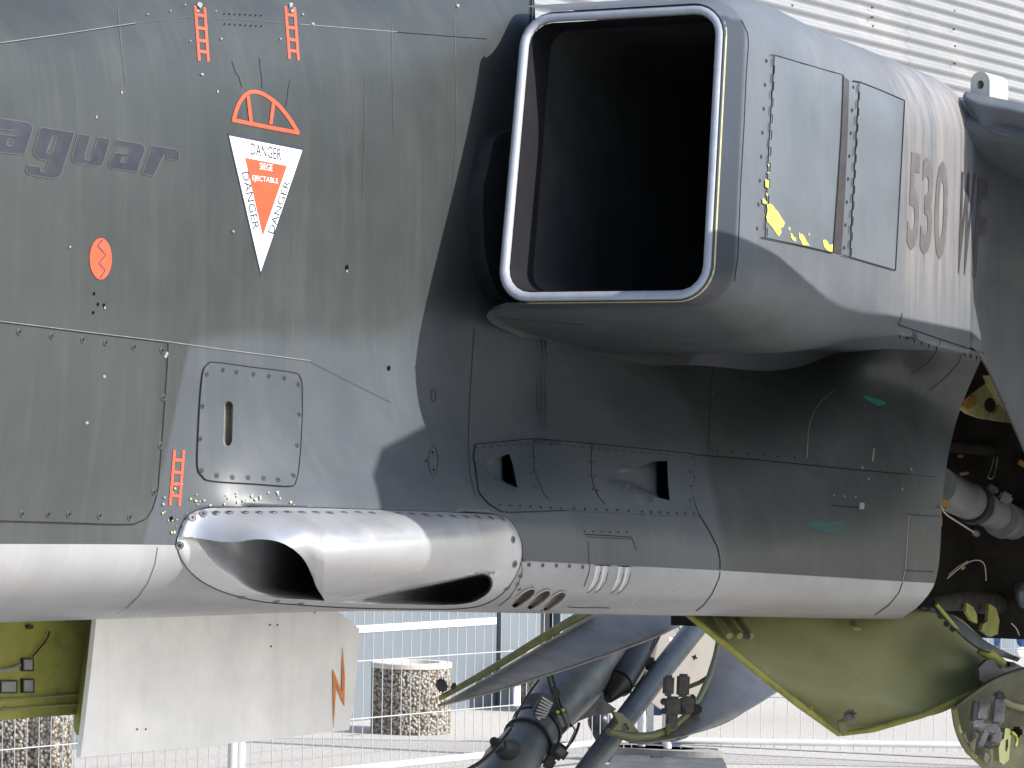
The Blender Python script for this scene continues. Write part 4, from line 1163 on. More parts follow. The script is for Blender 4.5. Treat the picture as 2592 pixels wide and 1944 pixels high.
# nose wheel doors (left)
nd = plate('nose_gear_door', [(247, 1540), (640, 1530), (835, 1530), (910, 1592), (903, 1700), (893, 1800), (883, 1848), (640, 1876), (420, 1897), (204, 1917), (215, 1830), (230, 1700)], 4.42, 0.018, M['white_door'], 0.003)
nd['label'] = 'white hanging nose gear door with an orange lightning flash'
bolt = [(843, 1690), (850, 1716), (858, 1753), (868, 1730), (870, 1747), (864, 1765), (846, 1790), (847, 1840), (844, 1845)]
def on_plate(name, pts, Y, mat, parent, thick=0.001):
    o = prism(name, [at_y(x, y, Y) for x, y in pts], (0.0, 0.0012, 0), mat, None); return sub(o, parent)
on_plate('lightning_flash_mark', [(843, 1694), (851, 1715), (865, 1752), (868, 1640), (873, 1715), (872, 1788), (864, 1768), (851, 1736), (848, 1790), (845, 1842)], 4.416, M['orange'], nd)
for x, y in ((684, 1582), (703, 1582), (687, 1636), (348, 1846), (370, 1846), (797, 1550)):
    on_plate('rivet', disc_px(x, y, 1.6, 2.4, 8), 4.417, M['seam'], nd)
gd = plate('nose_gear_inner_door', [(-90, 1540), (246, 1545), (236, 1640), (221, 1750), (205, 1862), (198, 1840), (200, 1808), (100, 1815), (0, 1823), (-90, 1830)], 4.55, 0.02, M['primer'], 0.003)
gd['label'] = 'yellow-green inside of the far nose gear door'
K6 = lambda pts: zc(0, 1540, 4.108, pts)
sub(plate('door_flange', K6([(985, 110), (1000, 112), (960, 420), (905, 830), (860, 1240), (835, 1300), (825, 1100), (850, 900), (900, 500), (940, 250)]), 4.53, 0.012, M['primer'], 0.002), gd)
for a in (K6([(0, 945), (400, 925), (840, 893)]), K6([(0, 1050), (400, 1022), (840, 993)])):
    p3 = [at_y(x, y, 4.545) for x, y in a]; sub(tube('stiffener_bead', p3, 0.0035, M['primer_dark'], None, 6), gd)
for x0, y0, x1, y1 in ((235, 515, 355, 655), (235, 730, 360, 880), (5, 745, 185, 885)):
    q = K6([(x0, y0), (x1, y0), (x1, y1), (x0, y1)])
    fr = sub(plate('latch_box', q, 4.542, 0.008, M['gear_dark'], 0.001), gd)
    q2 = K6([(x0+18, y0+18), (x1-18, y0+18), (x1-18, y1-18), (x0+18, y1-18)])
    sub(plate('latch_plate', q2, 4.537, 0.005, M['pipe'], 0.001), gd)
p3 = [at_y(x, y, 4.54) for x, y in K6([(-20, 640), (90, 630), (165, 610), (205, 585)])]; sub(tube('latch_cable', p3, 0.005, M['pipe'], None, 6), gd)
p3 = [at_y(x, y, 4.54) for x, y in K6([(340, 500), (400, 430), (470, 350), (500, 290), (515, 240)])]; sub(tube('latch_cable', p3, 0.002, M['seam'], None, 6), gd)
sub(plate('rubber_stop', disc_px(78, 1587, 8, 6, 10), 4.54, 0.02, M['gear_dark'], 0.002), gd)

# wheel bay interior (right)
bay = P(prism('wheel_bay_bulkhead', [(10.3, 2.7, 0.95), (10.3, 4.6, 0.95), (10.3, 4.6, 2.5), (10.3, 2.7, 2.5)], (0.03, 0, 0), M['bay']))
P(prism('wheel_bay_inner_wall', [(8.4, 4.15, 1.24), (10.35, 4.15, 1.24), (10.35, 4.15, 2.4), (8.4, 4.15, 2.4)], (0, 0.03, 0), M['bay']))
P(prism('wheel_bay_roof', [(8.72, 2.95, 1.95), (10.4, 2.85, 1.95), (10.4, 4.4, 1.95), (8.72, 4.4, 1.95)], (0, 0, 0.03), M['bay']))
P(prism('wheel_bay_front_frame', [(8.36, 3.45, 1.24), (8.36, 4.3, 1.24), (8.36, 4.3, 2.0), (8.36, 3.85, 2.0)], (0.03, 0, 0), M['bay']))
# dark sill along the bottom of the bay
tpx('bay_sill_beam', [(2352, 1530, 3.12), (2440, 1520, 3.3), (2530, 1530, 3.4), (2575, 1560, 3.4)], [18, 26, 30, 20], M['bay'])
HOLE = disc_px(2510, 1025, 19, 20, 20)
br = plate('bay_bracket', [(2512, 945), (2530, 968), (2560, 1010), (2600, 1052), (2600, 1078), (2580, 1072), (2530, 1066), (2482, 1058), (2452, 1047), (2427, 1030), (2440, 1012), (2452, 1001), (2472, 988), (2498, 968)], 3.06, 0.012, M['primer_pale'], 0.0015, [HOLE])
br['label'] = 'pale green triangular bracket with a round hole'
sub(plate('bracket_flange', [(2508, 950), (2514, 946), (2535, 972), (2565, 1012), (2605, 1054), (2605, 1072), (2584, 1062), (2545, 1015), (2520, 980)], 3.03, 0.03, M['primer_pale'], 0.003), br)
sub(plate('bracket_patch', [(2440, 1012), (2455, 1002), (2474, 1010), (2470, 1024), (2452, 1036), (2436, 1028)], 3.052, 0.006, M['rust'], 0.001), br)
tpx('bay_pipe', [(2376, 1228, 3.22), (2420, 1255, 3.25), (2462, 1272, 3.27)], 47, M['pipe'], 24)
tpx('bay_pipe', [(2450, 1266, 3.28), (2520, 1302, 3.32), (2610, 1345, 3.36)], 42, M['pipe'], 24)
tpx('pipe_collar', [(2456, 1272, 3.26), (2468, 1278, 3.265)], 51, M['gear_dark'], 24)
tpx('pipe_clamp', [(2532, 1312, 3.30), (2541, 1317, 3.305)], 47, M['pipe'], 24)
lump('pipe_union', 2545, 1260, 3.24, 34, 26, 24, M['pipe'], rot=0.5); lump('pipe_union', 2512, 1238, 3.24, 30, 18, 20, M['gear_mid'], rot=0.5)
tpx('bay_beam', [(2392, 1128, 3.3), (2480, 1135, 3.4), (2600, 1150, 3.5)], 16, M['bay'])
lump('bay_sealant', 2440, 1199, 3.2, 24, 8, 8, M['rust'], rot=-0.15); lump('bay_sealant', 2590, 1175, 3.3, 30, 14, 10, M['rust'], rot=0.5)
lump('bay_sealant', 2392, 1275, 3.12, 22, 22, 8, M['rust'], rot=0.6); lump('bay_sealant', 2381, 1320, 3.08, 8, 26, 8, M['rust'])
lump('bay_sealant', 2432, 1155, 3.3, 14, 8, 8, M['rust'])
for a, w in (([(2382, 1282, 3.0), (2395, 1302, 3.05), (2430, 1325, 3.1), (2466, 1348, 3.15)], 2.2), ([(2517, 1156, 3.15), (2508, 1190, 3.15), (2501, 1208, 3.15), (2512, 1211, 3.15), (2520, 1190, 3.15), (2525, 1157, 3.15)], 1.0),
             ([(2398, 1464, 3.1), (2420, 1445, 3.12), (2450, 1424, 3.15), (2475, 1418, 3.18), (2492, 1430, 3.2), (2496, 1470, 3.2)], 1.4), ([(2402, 1455, 3.1), (2425, 1435, 3.12), (2450, 1420, 3.15)], 1.0),
             ([(2560, 1578, 3.2), (2572, 1590, 3.2), (2580, 1608, 3.2)], 1.6)):
    tpx('bay_cable', catmull(a, 4), w, M['cable'], 6)
lump('cable_marker', 2438, 1438, 3.12, 12, 6, 6, M['rust'], rot=-0.6); lump('bay_valve', 2470, 1350, 3.15, 20, 14, 14, M['gear_mid'], rot=0.5)
# grey torque arm and primer parts at the picture edge
sheet('bay_arm', [[(2540, 1470, 3.5), (2560, 1450, 3.4), (2600, 1430, 3.35), (2640, 1425, 3.3)], [(2545, 1510, 3.45), (2575, 1500, 3.3), (2605, 1490, 3.28), (2640, 1490, 3.25)], [(2562, 1560, 3.45), (2580, 1562, 3.35), (2605, 1565, 3.3), (2640, 1570, 3.3)], [(2570, 1610, 3.45), (2585, 1615, 3.4), (2610, 1620, 3.35), (2640, 1625, 3.3)]], M['gear'], 0.02)
plate('bay_primer_web', [(2548, 1470), (2560, 1430), (2575, 1400), (2600, 1380), (2640, 1380), (2640, 1480), (2600, 1470), (2575, 1455)], 3.45, 0.012, M['primer_dark'], 0.002)
tpx('web_hole', [(2588, 1431, 3.40), (2590, 1432, 3.46)], 6, M['hole'], 12)

# port main gear door: green inside towards us
rows = [[(1738, 1552, 3.66), (1880, 1545, 3.56), (2050, 1545, 3.42), (2200, 1548, 3.30), (2330, 1540, 3.18), (2420, 1560, 3.10), (2480, 1610, 3.06), (2565, 1690, 3.02)],
        [(1812, 1612, 3.58), (1930, 1615, 3.50), (2070, 1620, 3.39), (2200, 1625, 3.28), (2320, 1630, 3.19), (2410, 1640, 3.11), (2470, 1658, 3.06), (2548, 1704, 3.01)],
        [(1905, 1690, 3.50), (2000, 1695, 3.43), (2110, 1700, 3.34), (2220, 1702, 3.25), (2320, 1702, 3.17), (2400, 1700, 3.11), (2460, 1705, 3.06), (2530, 1718, 3.01)],
        [(2015, 1778, 3.42), (2080, 1785, 3.36), (2160, 1788, 3.29), (2240, 1785, 3.22), (2320, 1775, 3.15), (2395, 1758, 3.09), (2450, 1746, 3.05), (2510, 1732, 3.01)],
        [(2126, 1862, 3.36), (2160, 1860, 3.33), (2210, 1850, 3.27), (2270, 1835, 3.20), (2335, 1815, 3.13), (2395, 1790, 3.07), (2445, 1766, 3.04), (2500, 1740, 3.00)]]
md = sheet('main_gear_door', rows, M['primer_dark'], 0.012)
md['label'] = 'large green inside face of the open main gear door'
tpx('door_edge_rib', [(1742, 1556, 3.64), (1812, 1612, 3.565), (1905, 1690, 3.485), (2015, 1778, 3.405), (2124, 1858, 3.345)], [7, 9, 9, 9, 7], M['primer'], 8, md)
tpx('door_edge_rib', [(2128, 1858, 3.345), (2210, 1846, 3.258), (2335, 1810, 3.118), (2395, 1785, 3.058), (2500, 1736, 2.99)], [6, 8, 8, 8, 6], M['primer'], 8, md)
plate('door_tip_plate', [(2478, 1690), (2500, 1670), (2530, 1668), (2570, 1678), (2592, 1690), (2560, 1700), (2530, 1718), (2500, 1738), (2480, 1720)], 2.985, 0.012, M['gear_dark'], 0.003)
rod = tpx('door_hinge_arm', [(2480, 1643, 3.03), (2510, 1660, 3.0), (2535, 1680, 2.985)], [14, 15, 13], M['primer'], 10)
tpx('hinge_bolt', [(2562, 1682, 2.98), (2564, 1683, 2.97)], 7, M['gear_mid'], 12)
sheet('door_strip', [[(2330, 1540, 3.12), (2380, 1560, 3.08), (2470, 1640, 3.02), (2572, 1672, 2.97)], [(2350, 1536, 3.11), (2410, 1562, 3.07), (2500, 1630, 3.01), (2580, 1664, 2.96)]], M['gear_dark'], 0.006)
tpx('door_link', [(2370, 1530, 3.08), (2400, 1565, 3.06), (2428, 1600, 3.05)], 5, M['primer'], 8)
for i, (x, y) in enumerate(((2360, 1545), (2380, 1560), (2395, 1580), (2410, 1592))): lump('door_link_joint', x, y, 3.09, 16, 12, 12, M['gear_dark'], rot=0.8)
plate('bay_primer_fin', [(2446, 1526), (2462, 1535), (2473, 1555), (2474, 1578), (2458, 1570), (2446, 1550)], 3.2, 0.01, M['primer'], 0.002)
plate('bay_primer_fin', [(2504, 1528), (2522, 1540), (2530, 1570), (2526, 1605), (2508, 1612), (2485, 1595), (2488, 1580), (2500, 1572)], 3.25, 0.012, M['primer'], 0.002)
# brackets on the door
for x0 in (1808, 1835, 1862):
    tpx('door_rib', [(x0, 1556, 3.60 - (x0-1808)*0.0007), (x0 + 38, 1610, 3.52 - (x0-1808)*0.0007)], 9, M['primer_dark'], 8, md)
lump('door_clevis', 1880, 1608, 3.5, 40, 14, 16, M['gear_dark'], rot=0.2)
lump('door_catch', 2160, 1578, 3.30, 18, 14, 14, M['gear_dark'], rot=0.5); lump('door_catch', 2170, 1592, 3.29, 22, 7, 10, M['primer'], rot=0.1)
lk = lump('door_lock', 2150, 1812, 3.28, 34, 26, 26, M['gear_mid'], rot=-0.6); lump('door_lock_roller', 2158, 1806, 3.26, 20, 20, 20, M['gear_dark'], lk, 0.4)
lump('door_lock_base', 2132, 1838, 3.31, 26, 34, 16, M['primer_dark'], rot=-0.3); lump('door_bolt_head', 2054, 1792, 3.36, 10, 10, 8, M['rust'], rot=0.6)

# far gear: grey front door with green edge
rows = [[(1126, 1776, 4.62), (1220, 1722, 4.70), (1320, 1662, 4.76), (1420, 1602, 4.80), (1520, 1545, 4.82), (1580, 1505, 4.84)],
        [(1120, 1780, 4.59), (1230, 1738, 4.64), (1350, 1688, 4.67), (1470, 1636, 4.69), (1580, 1582, 4.70), (1650, 1545, 4.72)],
        [(1108, 1783, 4.58), (1250, 1748, 4.58), (1400, 1702, 4.59), (1540, 1655, 4.60), (1680, 1602, 4.60), (1780, 1545, 4.62)]]
fd_ = sheet('main_gear_front_door', rows, M['door_grey'], 0.008); fd_['label'] = 'grubby grey pointed gear door with green edge below the belly'
tpx('door_edge', [(1116, 1766, 4.60), (1212, 1712, 4.69), (1312, 1652, 4.75), (1410, 1592, 4.79), (1500, 1540, 4.81)], [7, 9, 10, 11, 12], M['primer'], 8, fd_)
lump('door_catch', 1118, 1735, 4.58, 26, 34, 20, M['gear_dark'], rot=-0.5, parent=fd_); lump('door_catch', 1148, 1737, 4.6, 12, 18, 10, M['gear_dark'], rot=0.4, parent=fd_)
# curved rear door, its frame ring and the beige panel behind
rows = [[(1818, 1600, 4.70), (1880, 1640, 4.62), (1940, 1690, 4.56), (2000, 1730, 4.52)],
        [(1790, 1718, 4.62), (1850, 1728, 4.55), (1910, 1745, 4.50), (1965, 1752, 4.48)],
        [(1752, 1792, 4.56), (1800, 1798, 4.50), (1850, 1800, 4.46), (1905, 1790, 4.45)],
        [(1690, 1852, 4.54), (1730, 1855, 4.49), (1770, 1850, 4.46), (1830, 1834, 4.45)],
        [(1610, 1876, 4.55), (1640, 1880, 4.52), (1680, 1878, 4.50), (1720, 1868, 4.48)]]
cd = sheet('main_gear_rear_door', rows, M['door_grey'], 0.008); cd['label'] = 'curved grey gear door behind the strut'
tpx('door_frame_ring', [(1822, 1612, 4.66), (1808, 1670, 4.63), (1794, 1716, 4.60), (1770, 1768, 4.56), (1740, 1808, 4.54), (1700, 1844, 4.53), (1650, 1864, 4.54), (1600, 1868, 4.56), (1540, 1852, 4.58)], [5, 7, 8, 8, 8, 9, 12, 13, 9], M['primer_dark'], 8, cd)
plate('door_gusset', [(1552, 1800), (1575, 1806), (1600, 1830), (1625, 1862), (1570, 1862), (1548, 1852), (1566, 1830)], 4.57, 0.012, M['primer_dark'], 0.002, [[(1574, 1832), (1584, 1830), (1594, 1846), (1574, 1852)]])
tpx('door_link', [(1745, 1738, 4.66), (1770, 1728, 4.64), (1795, 1712, 4.61)], 6, M['primer_dark'], 8)
plate('beige_panel', [(1640, 1540), (1840, 1540), (1832, 1640), (1800, 1720), (1760, 1795), (1716, 1832), (1680, 1800), (1640, 1772), (1600, 1740), (1608, 1660)], 5.15, 0.01, M['beige'], 0.002,
      [catmull([(1703, 1586), (1712, 1583), (1722, 1590), (1727, 1602), (1720, 1608), (1708, 1600)], 3, True), catmull([(1693, 1612), (1703, 1612), (1714, 1622), (1716, 1638), (1706, 1636), (1696, 1626)], 3, True)])
# main leg
leg = tpx('main_gear_leg', [(1560, 1560, 4.98), (1490, 1660, 4.95), (1430, 1745, 4.93), (1378, 1812, 4.92)], [92, 88, 78, 66], M['gear'], 28)
leg['label'] = 'dark grey main landing gear leg with silver data plate'
tpx('leg_collar', [(1356, 1846, 4.91), (1338, 1872, 4.91)], [63, 63], M['gear'], 28, leg); tpx('collar_band', [(1362, 1838, 4.91), (1357, 1845, 4.91)], 67, M['gear_dark'], 28, leg); tpx('collar_band', [(1338, 1872, 4.91), (1335, 1876, 4.91)], 67, M['gear_dark'], 28, leg)
tpx('lower_leg', [(1345, 1858, 4.915), (1325, 1890, 4.91), (1290, 1940, 4.90), (1250, 2010, 4.90), (1150, 2190, 4.90)], [56, 62, 72, 70, 60], M['gear'], 28, leg)
tpx('leg_boss', [(1262, 1888, 4.80), (1290, 1900, 4.88)], [20, 30], M['gear_dark'], 16, leg); tpx('leg_boss_cap', [(1250, 1876, 4.78), (1264, 1890, 4.81)], [11, 20], M['gear_dark'], 16, leg)
lump('collar_bolt', 1295, 1835, 4.86, 14, 12, 12, M['gear_dark'], leg, 0.3, 0.6)
lump('collar_clamp', 1415, 1902, 4.80, 44, 40, 34, M['gear_dark'], leg, 0.25, 0.6); lump('collar_clamp_plate', 1420, 1901, 4.77, 22, 18, 10, M['gear_mid'], leg, 0.2, 0.6); lump('collar_clamp', 1390, 1930, 4.80, 30, 34, 24, M['gear_dark'], leg, 0.25, 0.6)
K7 = lambda pts: zc(1080, 1540, 4.107, pts)
pl = [at_y(x, y, 4.80) for x, y in K7([(1190, 905), (1215, 885), (1320, 970), (1310, 1000), (1270, 1110), (1225, 1160), (1195, 1135), (1170, 1170), (1110, 1120), (1125, 1080), (1100, 1065)])]
dp = sub(prism('data_plate', pl, (0.003, 0.006, 0), M['gear_dark'], None, 0.001), leg)
M['plate_silver'] = plain_mat('engraved plate', (0.55, 0.58, 0.62), 0.35, 0.5, 0.15, 60, 0.1)
for i in range(7):
    a = (1205 - 14*i, 915 + 33*i); b = (1312 - 12*i, 985 + 24*i)
    sub(prism('data_plate_line', [at_y(x, y, 4.797) for x, y in K7([a, b, (b[0]-6, b[1]+15), (a[0]-6, a[1]+15)])], (0.001, 0.002, 0), M['plate_silver'], None), leg)
sub(prism('data_plate_line', [at_y(x, y, 4.797) for x, y in K7([(1125, 1110), (1190, 1145), (1175, 1165), (1115, 1122)])], (0.001, 0.002, 0), M['plate_silver'], None), leg)
tpx('leg_gaiter', [(1640, 1590, 4.86), (1600, 1660, 4.84), (1562, 1730, 4.82)], [38, 42, 40], M['gear_dark'], 20)
tpx('gaiter_end', [(1562, 1730, 4.82), (1540, 1770, 4.82)], [38, 12], M['gear_dark'], 20)
plate('leg_casting', [(1440, 1700), (1540, 1660), (1560, 1735), (1540, 1780), (1560, 1795), (1548, 1805), (1500, 1812), (1465, 1825), (1432, 1850), (1405, 1800)], 4.90, 0.10, M['gear_dark'], 0.02)
lump('leg_switch', 1645, 1680, 4.80, 24, 34, 20, M['gear_dark'], None, 0.25, 0.35); lump('leg_switch', 1622, 1690, 4.80, 16, 22, 16, M['gear_dark'], None, 0.25, 0.35)
tpx('brake_hose', catmull([(1674, 1604, 4.7), (1660, 1630, 4.7), (1650, 1645, 4.7), (1647, 1642, 4.7), (1656, 1622, 4.7), (1668, 1600, 4.7)], 4), 2.0, M['hose'], 6)
tpx('brake_hose', catmull([(1634, 1700, 4.78), (1622, 1720, 4.78), (1608, 1736, 4.78), (1594, 1740, 4.78)], 4), 1.8, M['hose'], 6)
tpx('brake_hose', catmull([(1364, 1722, 4.78), (1346, 1745, 4.78), (1325, 1778, 4.78), (1312, 1802, 4.78), (1306, 1815, 4.80)], 4), 3.2, M['hose'], 8)
tpx('brake_hose', catmull([(1294, 1845, 4.76), (1276, 1868, 4.76), (1248, 1902, 4.76), (1215, 1930, 4.76), (1185, 1948, 4.76), (1150, 1965, 4.76)], 4), [4 + 0.12*i for i in range(21)], M['hose'], 8)
tpx('brake_hose', catmull([(1466, 1830, 4.76), (1460, 1850, 4.76), (1448, 1875, 4.76), (1432, 1895, 4.76)], 4), 4.0, M['hose'], 8)
tpx('brake_hose', catmull([(1450, 1838, 4.74), (1455, 1850, 4.74), (1447, 1868, 4.74), (1438, 1885, 4.74)], 4), 2.4, M['cable'], 8)
tpx('hydraulic_line', [(1386, 1706, 4.72), (1392, 1735, 4.72), (1408, 1775, 4.73), (1432, 1842, 4.76)], 3.5, M['gear_dark'], 8); tpx('hydraulic_line', [(1396, 1704, 4.72), (1406, 1740, 4.72), (1420, 1785, 4.73), (1446, 1838, 4.76)], 3.5, M['gear_dark'], 8)
lump('line_clip', 1405, 1752, 4.72, 30, 22, 14, M['gear_dark'], None, 0.3, 0.9); lump('line_marker', 1412, 1802, 4.72, 8, 8, 7, M['chip'], None, 0.2, 0.9); lump('line_marker', 1426, 1797, 4.72, 8, 8, 7, M['chip'], None, 0.2, 0.9)
for x, y in ((1421, 1825), (1434, 1818)): lump('line_sleeve', x, y, 4.73, 9, 34, 8, M['pipe'], None, 0.25, -0.42)
st = tpx('drag_strut', [(1795, 1545, 4.78), (1680, 1690, 4.76), (1560, 1850, 4.74), (1440, 2010, 4.72), (1330, 2160, 4.72)], 28, M['gear'], 22)
lump('strut_stop', 1758, 1664, 4.74, 14, 14, 12, M['gear_dark'], None, 0.4, 0.3)
# hydraulic lock block on the ring
for x, y, w, h, mt_ in ((1692, 1735, 28, 52, 'gear_mid'), (1729, 1735, 32, 58, 'gear_mid'), (1702, 1788, 40, 50, 'gear_mid'), (1738, 1785, 36, 46, 'gear_mid'), (1752, 1775, 16, 34, 'gear_dark'), (1700, 1824, 30, 42, 'gear_mid'), (1680, 1776, 16, 16, 'gear_dark'), (1680, 1800, 16, 14, 'gear_dark'), (1726, 1800, 18, 16, 'gear_dark'), (1762, 1795, 30, 26, 'gear_dark'), (1690, 1845, 12, 30, 'primer_dark')):
    lump('lock_actuator', x, y, 4.52, w, h, 26, M[mt_], None, 0.22, 0.03)

# near wheel door at the lower right corner with its hydraulics
rows = [[(2412, 1795, 3.02), (2460, 1760, 2.98), (2520, 1720, 2.94), (2600, 1690, 2.90), (2680, 1680, 2.86)],
        [(2424, 1850, 3.02), (2475, 1820, 2.99), (2540, 1800, 2.95), (2610, 1790, 2.91), (2690, 1780, 2.87)],
        [(2450, 1900, 3.0), (2500, 1880, 2.98), (2560, 1870, 2.95), (2620, 1860, 2.91), (2700, 1850, 2.87)],
        [(2500, 1945, 2.98), (2550, 1940, 2.96), (2600, 1930, 2.93), (2650, 1930, 2.90), (2700, 1920, 2.87)],
        [(2560, 1985, 2.96), (2600, 1985, 2.94), (2640, 1985, 2.92), (2680, 1980, 2.89), (2720, 1980, 2.87)]]
M['primer_shaded'] = plain_mat('shade-darkened primer', (0.052, 0.053, 0.026), 0.55, 0, 0.35, 9, 0.15, 50, dirt=(0.04, 0.03, 0.02), dirt_amt=0.6)  # primer darkened to stand for shade on this door, plus mottled grime
wd = sheet('wheel_door', rows, M['primer_shaded'], 0.01); wd['label'] = 'round-edged green wheel door with hydraulic fittings at lower right'
tpx('door_rim', [(2414, 1792, 3.0), (2426, 1850, 3.0), (2450, 1900, 2.99), (2500, 1946, 2.96), (2560, 1985, 2.95)], 8, M['primer_dark'], 8, wd)
K8 = lambda x, y: (2300 + x/4.822, 1600 + y/4.822)
for x, y, w, h, mt_, r_ in ((890, 960, 30, 50, 'gear_mid', 0.15), (1090, 970, 34, 62, 'gear_mid', 0.1), (1110, 780, 28, 24, 'gear_dark', 0.4), (840, 1130, 36, 22, 'gear_mid', 0.1), (960, 1180, 60, 26, 'gear_mid', 0.1), (1000, 1260, 54, 40, 'gear_mid', 0.2), (900, 1290, 20, 46, 'gear_mid', 0.4), (785, 1270, 16, 16, 'gear_dark', 0.2), (940, 1360, 40, 18, 'gear_dark', 0.5), (1060, 1200, 14, 16, 'gear_dark', 0), (980, 1200, 12, 12, 'pipe', 0), (1050, 1320, 16, 18, 'gear_dark', 0), (985, 1295, 14, 14, 'gear_dark', 0), (1320, 1220, 26, 26, 'hole', 0), (800, 960, 14, 50, 'gear_dark', 0.1)):
    px_, py_ = K8(x, y); lump('hydraulic_fitting', px_, py_, 2.92, w, h, 24, M[mt_], wd, 0.25, r_)
plate('door_yoke', [K8(1180, 1170), K8(1230, 1180), K8(1255, 1240), K8(1235, 1400), K8(1225, 1560), K8(1160, 1620), K8(1110, 1580), K8(1100, 1420), K8(1120, 1340), K8(1165, 1300)], 2.905, 0.02, M['primer_dark'], 0.002, [[K8(1185, 1320), K8(1215, 1300), K8(1215, 1400), K8(1195, 1470), K8(1178, 1440)]])
tpx('door_hook', [K8(1260, 1220) + (2.9,), K8(1310, 1270) + (2.9,), K8(1320, 1340) + (2.9,), K8(1300, 1400) + (2.9,)], 4, M['primer'], 8)
sheet('tyre_side', [[(2500, 1735, 3.2), (2540, 1718, 3.14), (2600, 1705, 3.1), (2660, 1705, 3.1)], [(2505, 1760, 3.2), (2550, 1755, 3.12), (2610, 1750, 3.06), (2660, 1750, 3.06)], [(2530, 1785, 3.2), (2560, 1790, 3.14), (2610, 1795, 3.1), (2660, 1800, 3.1)]], M['pipe'], 0.02)
tpx('door_actuator', [(2520, 1765, 2.96), (2560, 1785, 2.93), (2620, 1800, 2.9)], [9, 9, 10], M['primer_dark'], 10, wd)

# ================================================================== BUILDING BEHIND
G0 = at_z(1262, 1789, 0.0)
wd_dir = np.array([math.cos(R(-7.5)), math.sin(R(-7.5)), 0.0]); wn_ = np.array([-wd_dir[1], wd_dir[0], 0.0])   # along the wall, away from us
def wall_s(px, py=1700):
    d = ray(px, py); t = (wn_ @ (G0 - CAM)) / (wn_ @ d); return float((CAM + d*t - G0) @ wd_dir), float((CAM + d*t)[2])
def wp(s, out, z): return tuple(G0 + wd_dir*s - wn_*out + np.array([0, 0, z]))
bld = thing('hangar_building', 'grey-walled building with white corrugated cladding above, behind the fence', 'building', tuple(G0))
bld_inv = Matrix.Translation(-Vector(G0))
def B(o): o.parent = bld; o.matrix_parent_inverse = bld_inv; return o
def wbox(name, s0, s1, z0, z1, o0, o1, mat, bevel=0.0):
    return prism(name, [wp(s0, o0, z0), wp(s1, o0, z0), wp(s1, o0, z1), wp(s0, o0, z1)], tuple(-wn_*(o1 - o0)), mat, None, bevel)
M['wall_blue'] = plain_mat('blue-grey painted wall', (0.135, 0.16, 0.185), 0.55, 0, 0.08, 1.5, 0.05, 20)
M['wall_trim'] = plain_mat('wall trim', (0.62, 0.66, 0.74), 0.5, 0, 0.05, 3, 0)
M['wall_black'] = plain_mat('dark opening', (0.02, 0.022, 0.025), 0.6, 0, 0.2, 3, 0)
M['cladding'] = plain_mat('white corrugated steel', (0.265, 0.275, 0.29), 0.45, 0.1, 0.05, 0.8, 0.0, dirt=(0.5, 0.46, 0.42), dirt_amt=0.3)
M['plinth'] = plain_mat('concrete plinth', (0.35, 0.34, 0.32), 0.85, 0, 0.15, 5, 0.2)
B(wbox('core_wall', -14, 30, 0, 8.4, -0.5, -0.1, M['wall_blue']))
sd0 = wall_s(1258)[0]; sd1 = wall_s(1284)[0]
xs_ = [-14.0, -11.0, -8.0, -5.2, -2.6]
for a, b in zip(xs_, xs_[1:] + [sd0]): B(wbox('wall_panel', a + 0.01, b - 0.01, 0.0, 2.9, -0.06, 0.0, M['wall_blue'], 0.008))
so0 = wall_s(1370)[0]; so1 = wall_s(1414)[0]
B(wbox('wall_panel', sd1 + 0.005, so0, 0.12, 2.9, -0.06, -0.01, M['wall_blue'], 0.006))
B(wbox('door_post', sd0 + 0.005, (sd0+sd1)/2 - 0.005, 0, 2.9, -0.06, 0.03, M['wall_blue'], 0.006)); B(wbox('door_post', (sd0+sd1)/2 + 0.005, sd1, 0, 2.9, -0.06, 0.012, M['wall_blue'], 0.006))
B(wbox('door_sill', sd1 + 0.01, so0 + 0.1, 0.0, 0.12, -0.1, 0.04, M['wall_trim'], 0.008))
B(wbox('door_opening', so0, so1, 0.0, 2.9, -0.1, -0.07, M['wall_black']))
zz = wall_s(1080, 1582)[1]
B(wbox('wall_stripe', wall_s(700)[0], sd0 - 0.02, zz - 0.021, zz + 0.021, 0.0, 0.006, M['wall_trim']))
for a in np.arange(so1, 29, 3.0): B(wbox('wall_panel', a + 0.01, a + 2.99, 0.0, 2.9, -0.06, 0.0, M['wall_blue'], 0.008))
B(wbox('cladding_rail', -14, 30, 2.9, 3.0, -0.06, 0.05, M['wall_trim']))
per = 0.094; nz = int(5.2/per)
prof_z = []
for k in range(nz):
    for t, o in ((0.0, 0.0), (0.10, 0.003), (0.22, 0.018), (0.36, 0.036), (0.50, 0.041), (0.62, 0.036), (0.76, 0.018), (0.90, 0.003)): prof_z.append((3.0 + (k + t)*per, o))
for i, s0 in enumerate(np.arange(-14, 30, 2.75)):
    s1 = s0 + 2.76; V = []
    for z, o in prof_z:
        for s in (s0, s1): V.append(wp(s, o + 0.012 + (0.002 if i % 2 else 0.0), z))
    B(mesh_obj('corrugated_sheet', V, grid_faces(len(prof_z), 2), M['cladding'], None, True))
scr = bpy.data.meshes.new('cladding_bolt')
_bm = bmesh.new(); bmesh.ops.create_cone(_bm, cap_ends=True, segments=6, radius1=0.009, radius2=0.007, depth=0.02); _bm.to_mesh(scr); _bm.free(); scr.materials.append(M['gear_mid'])
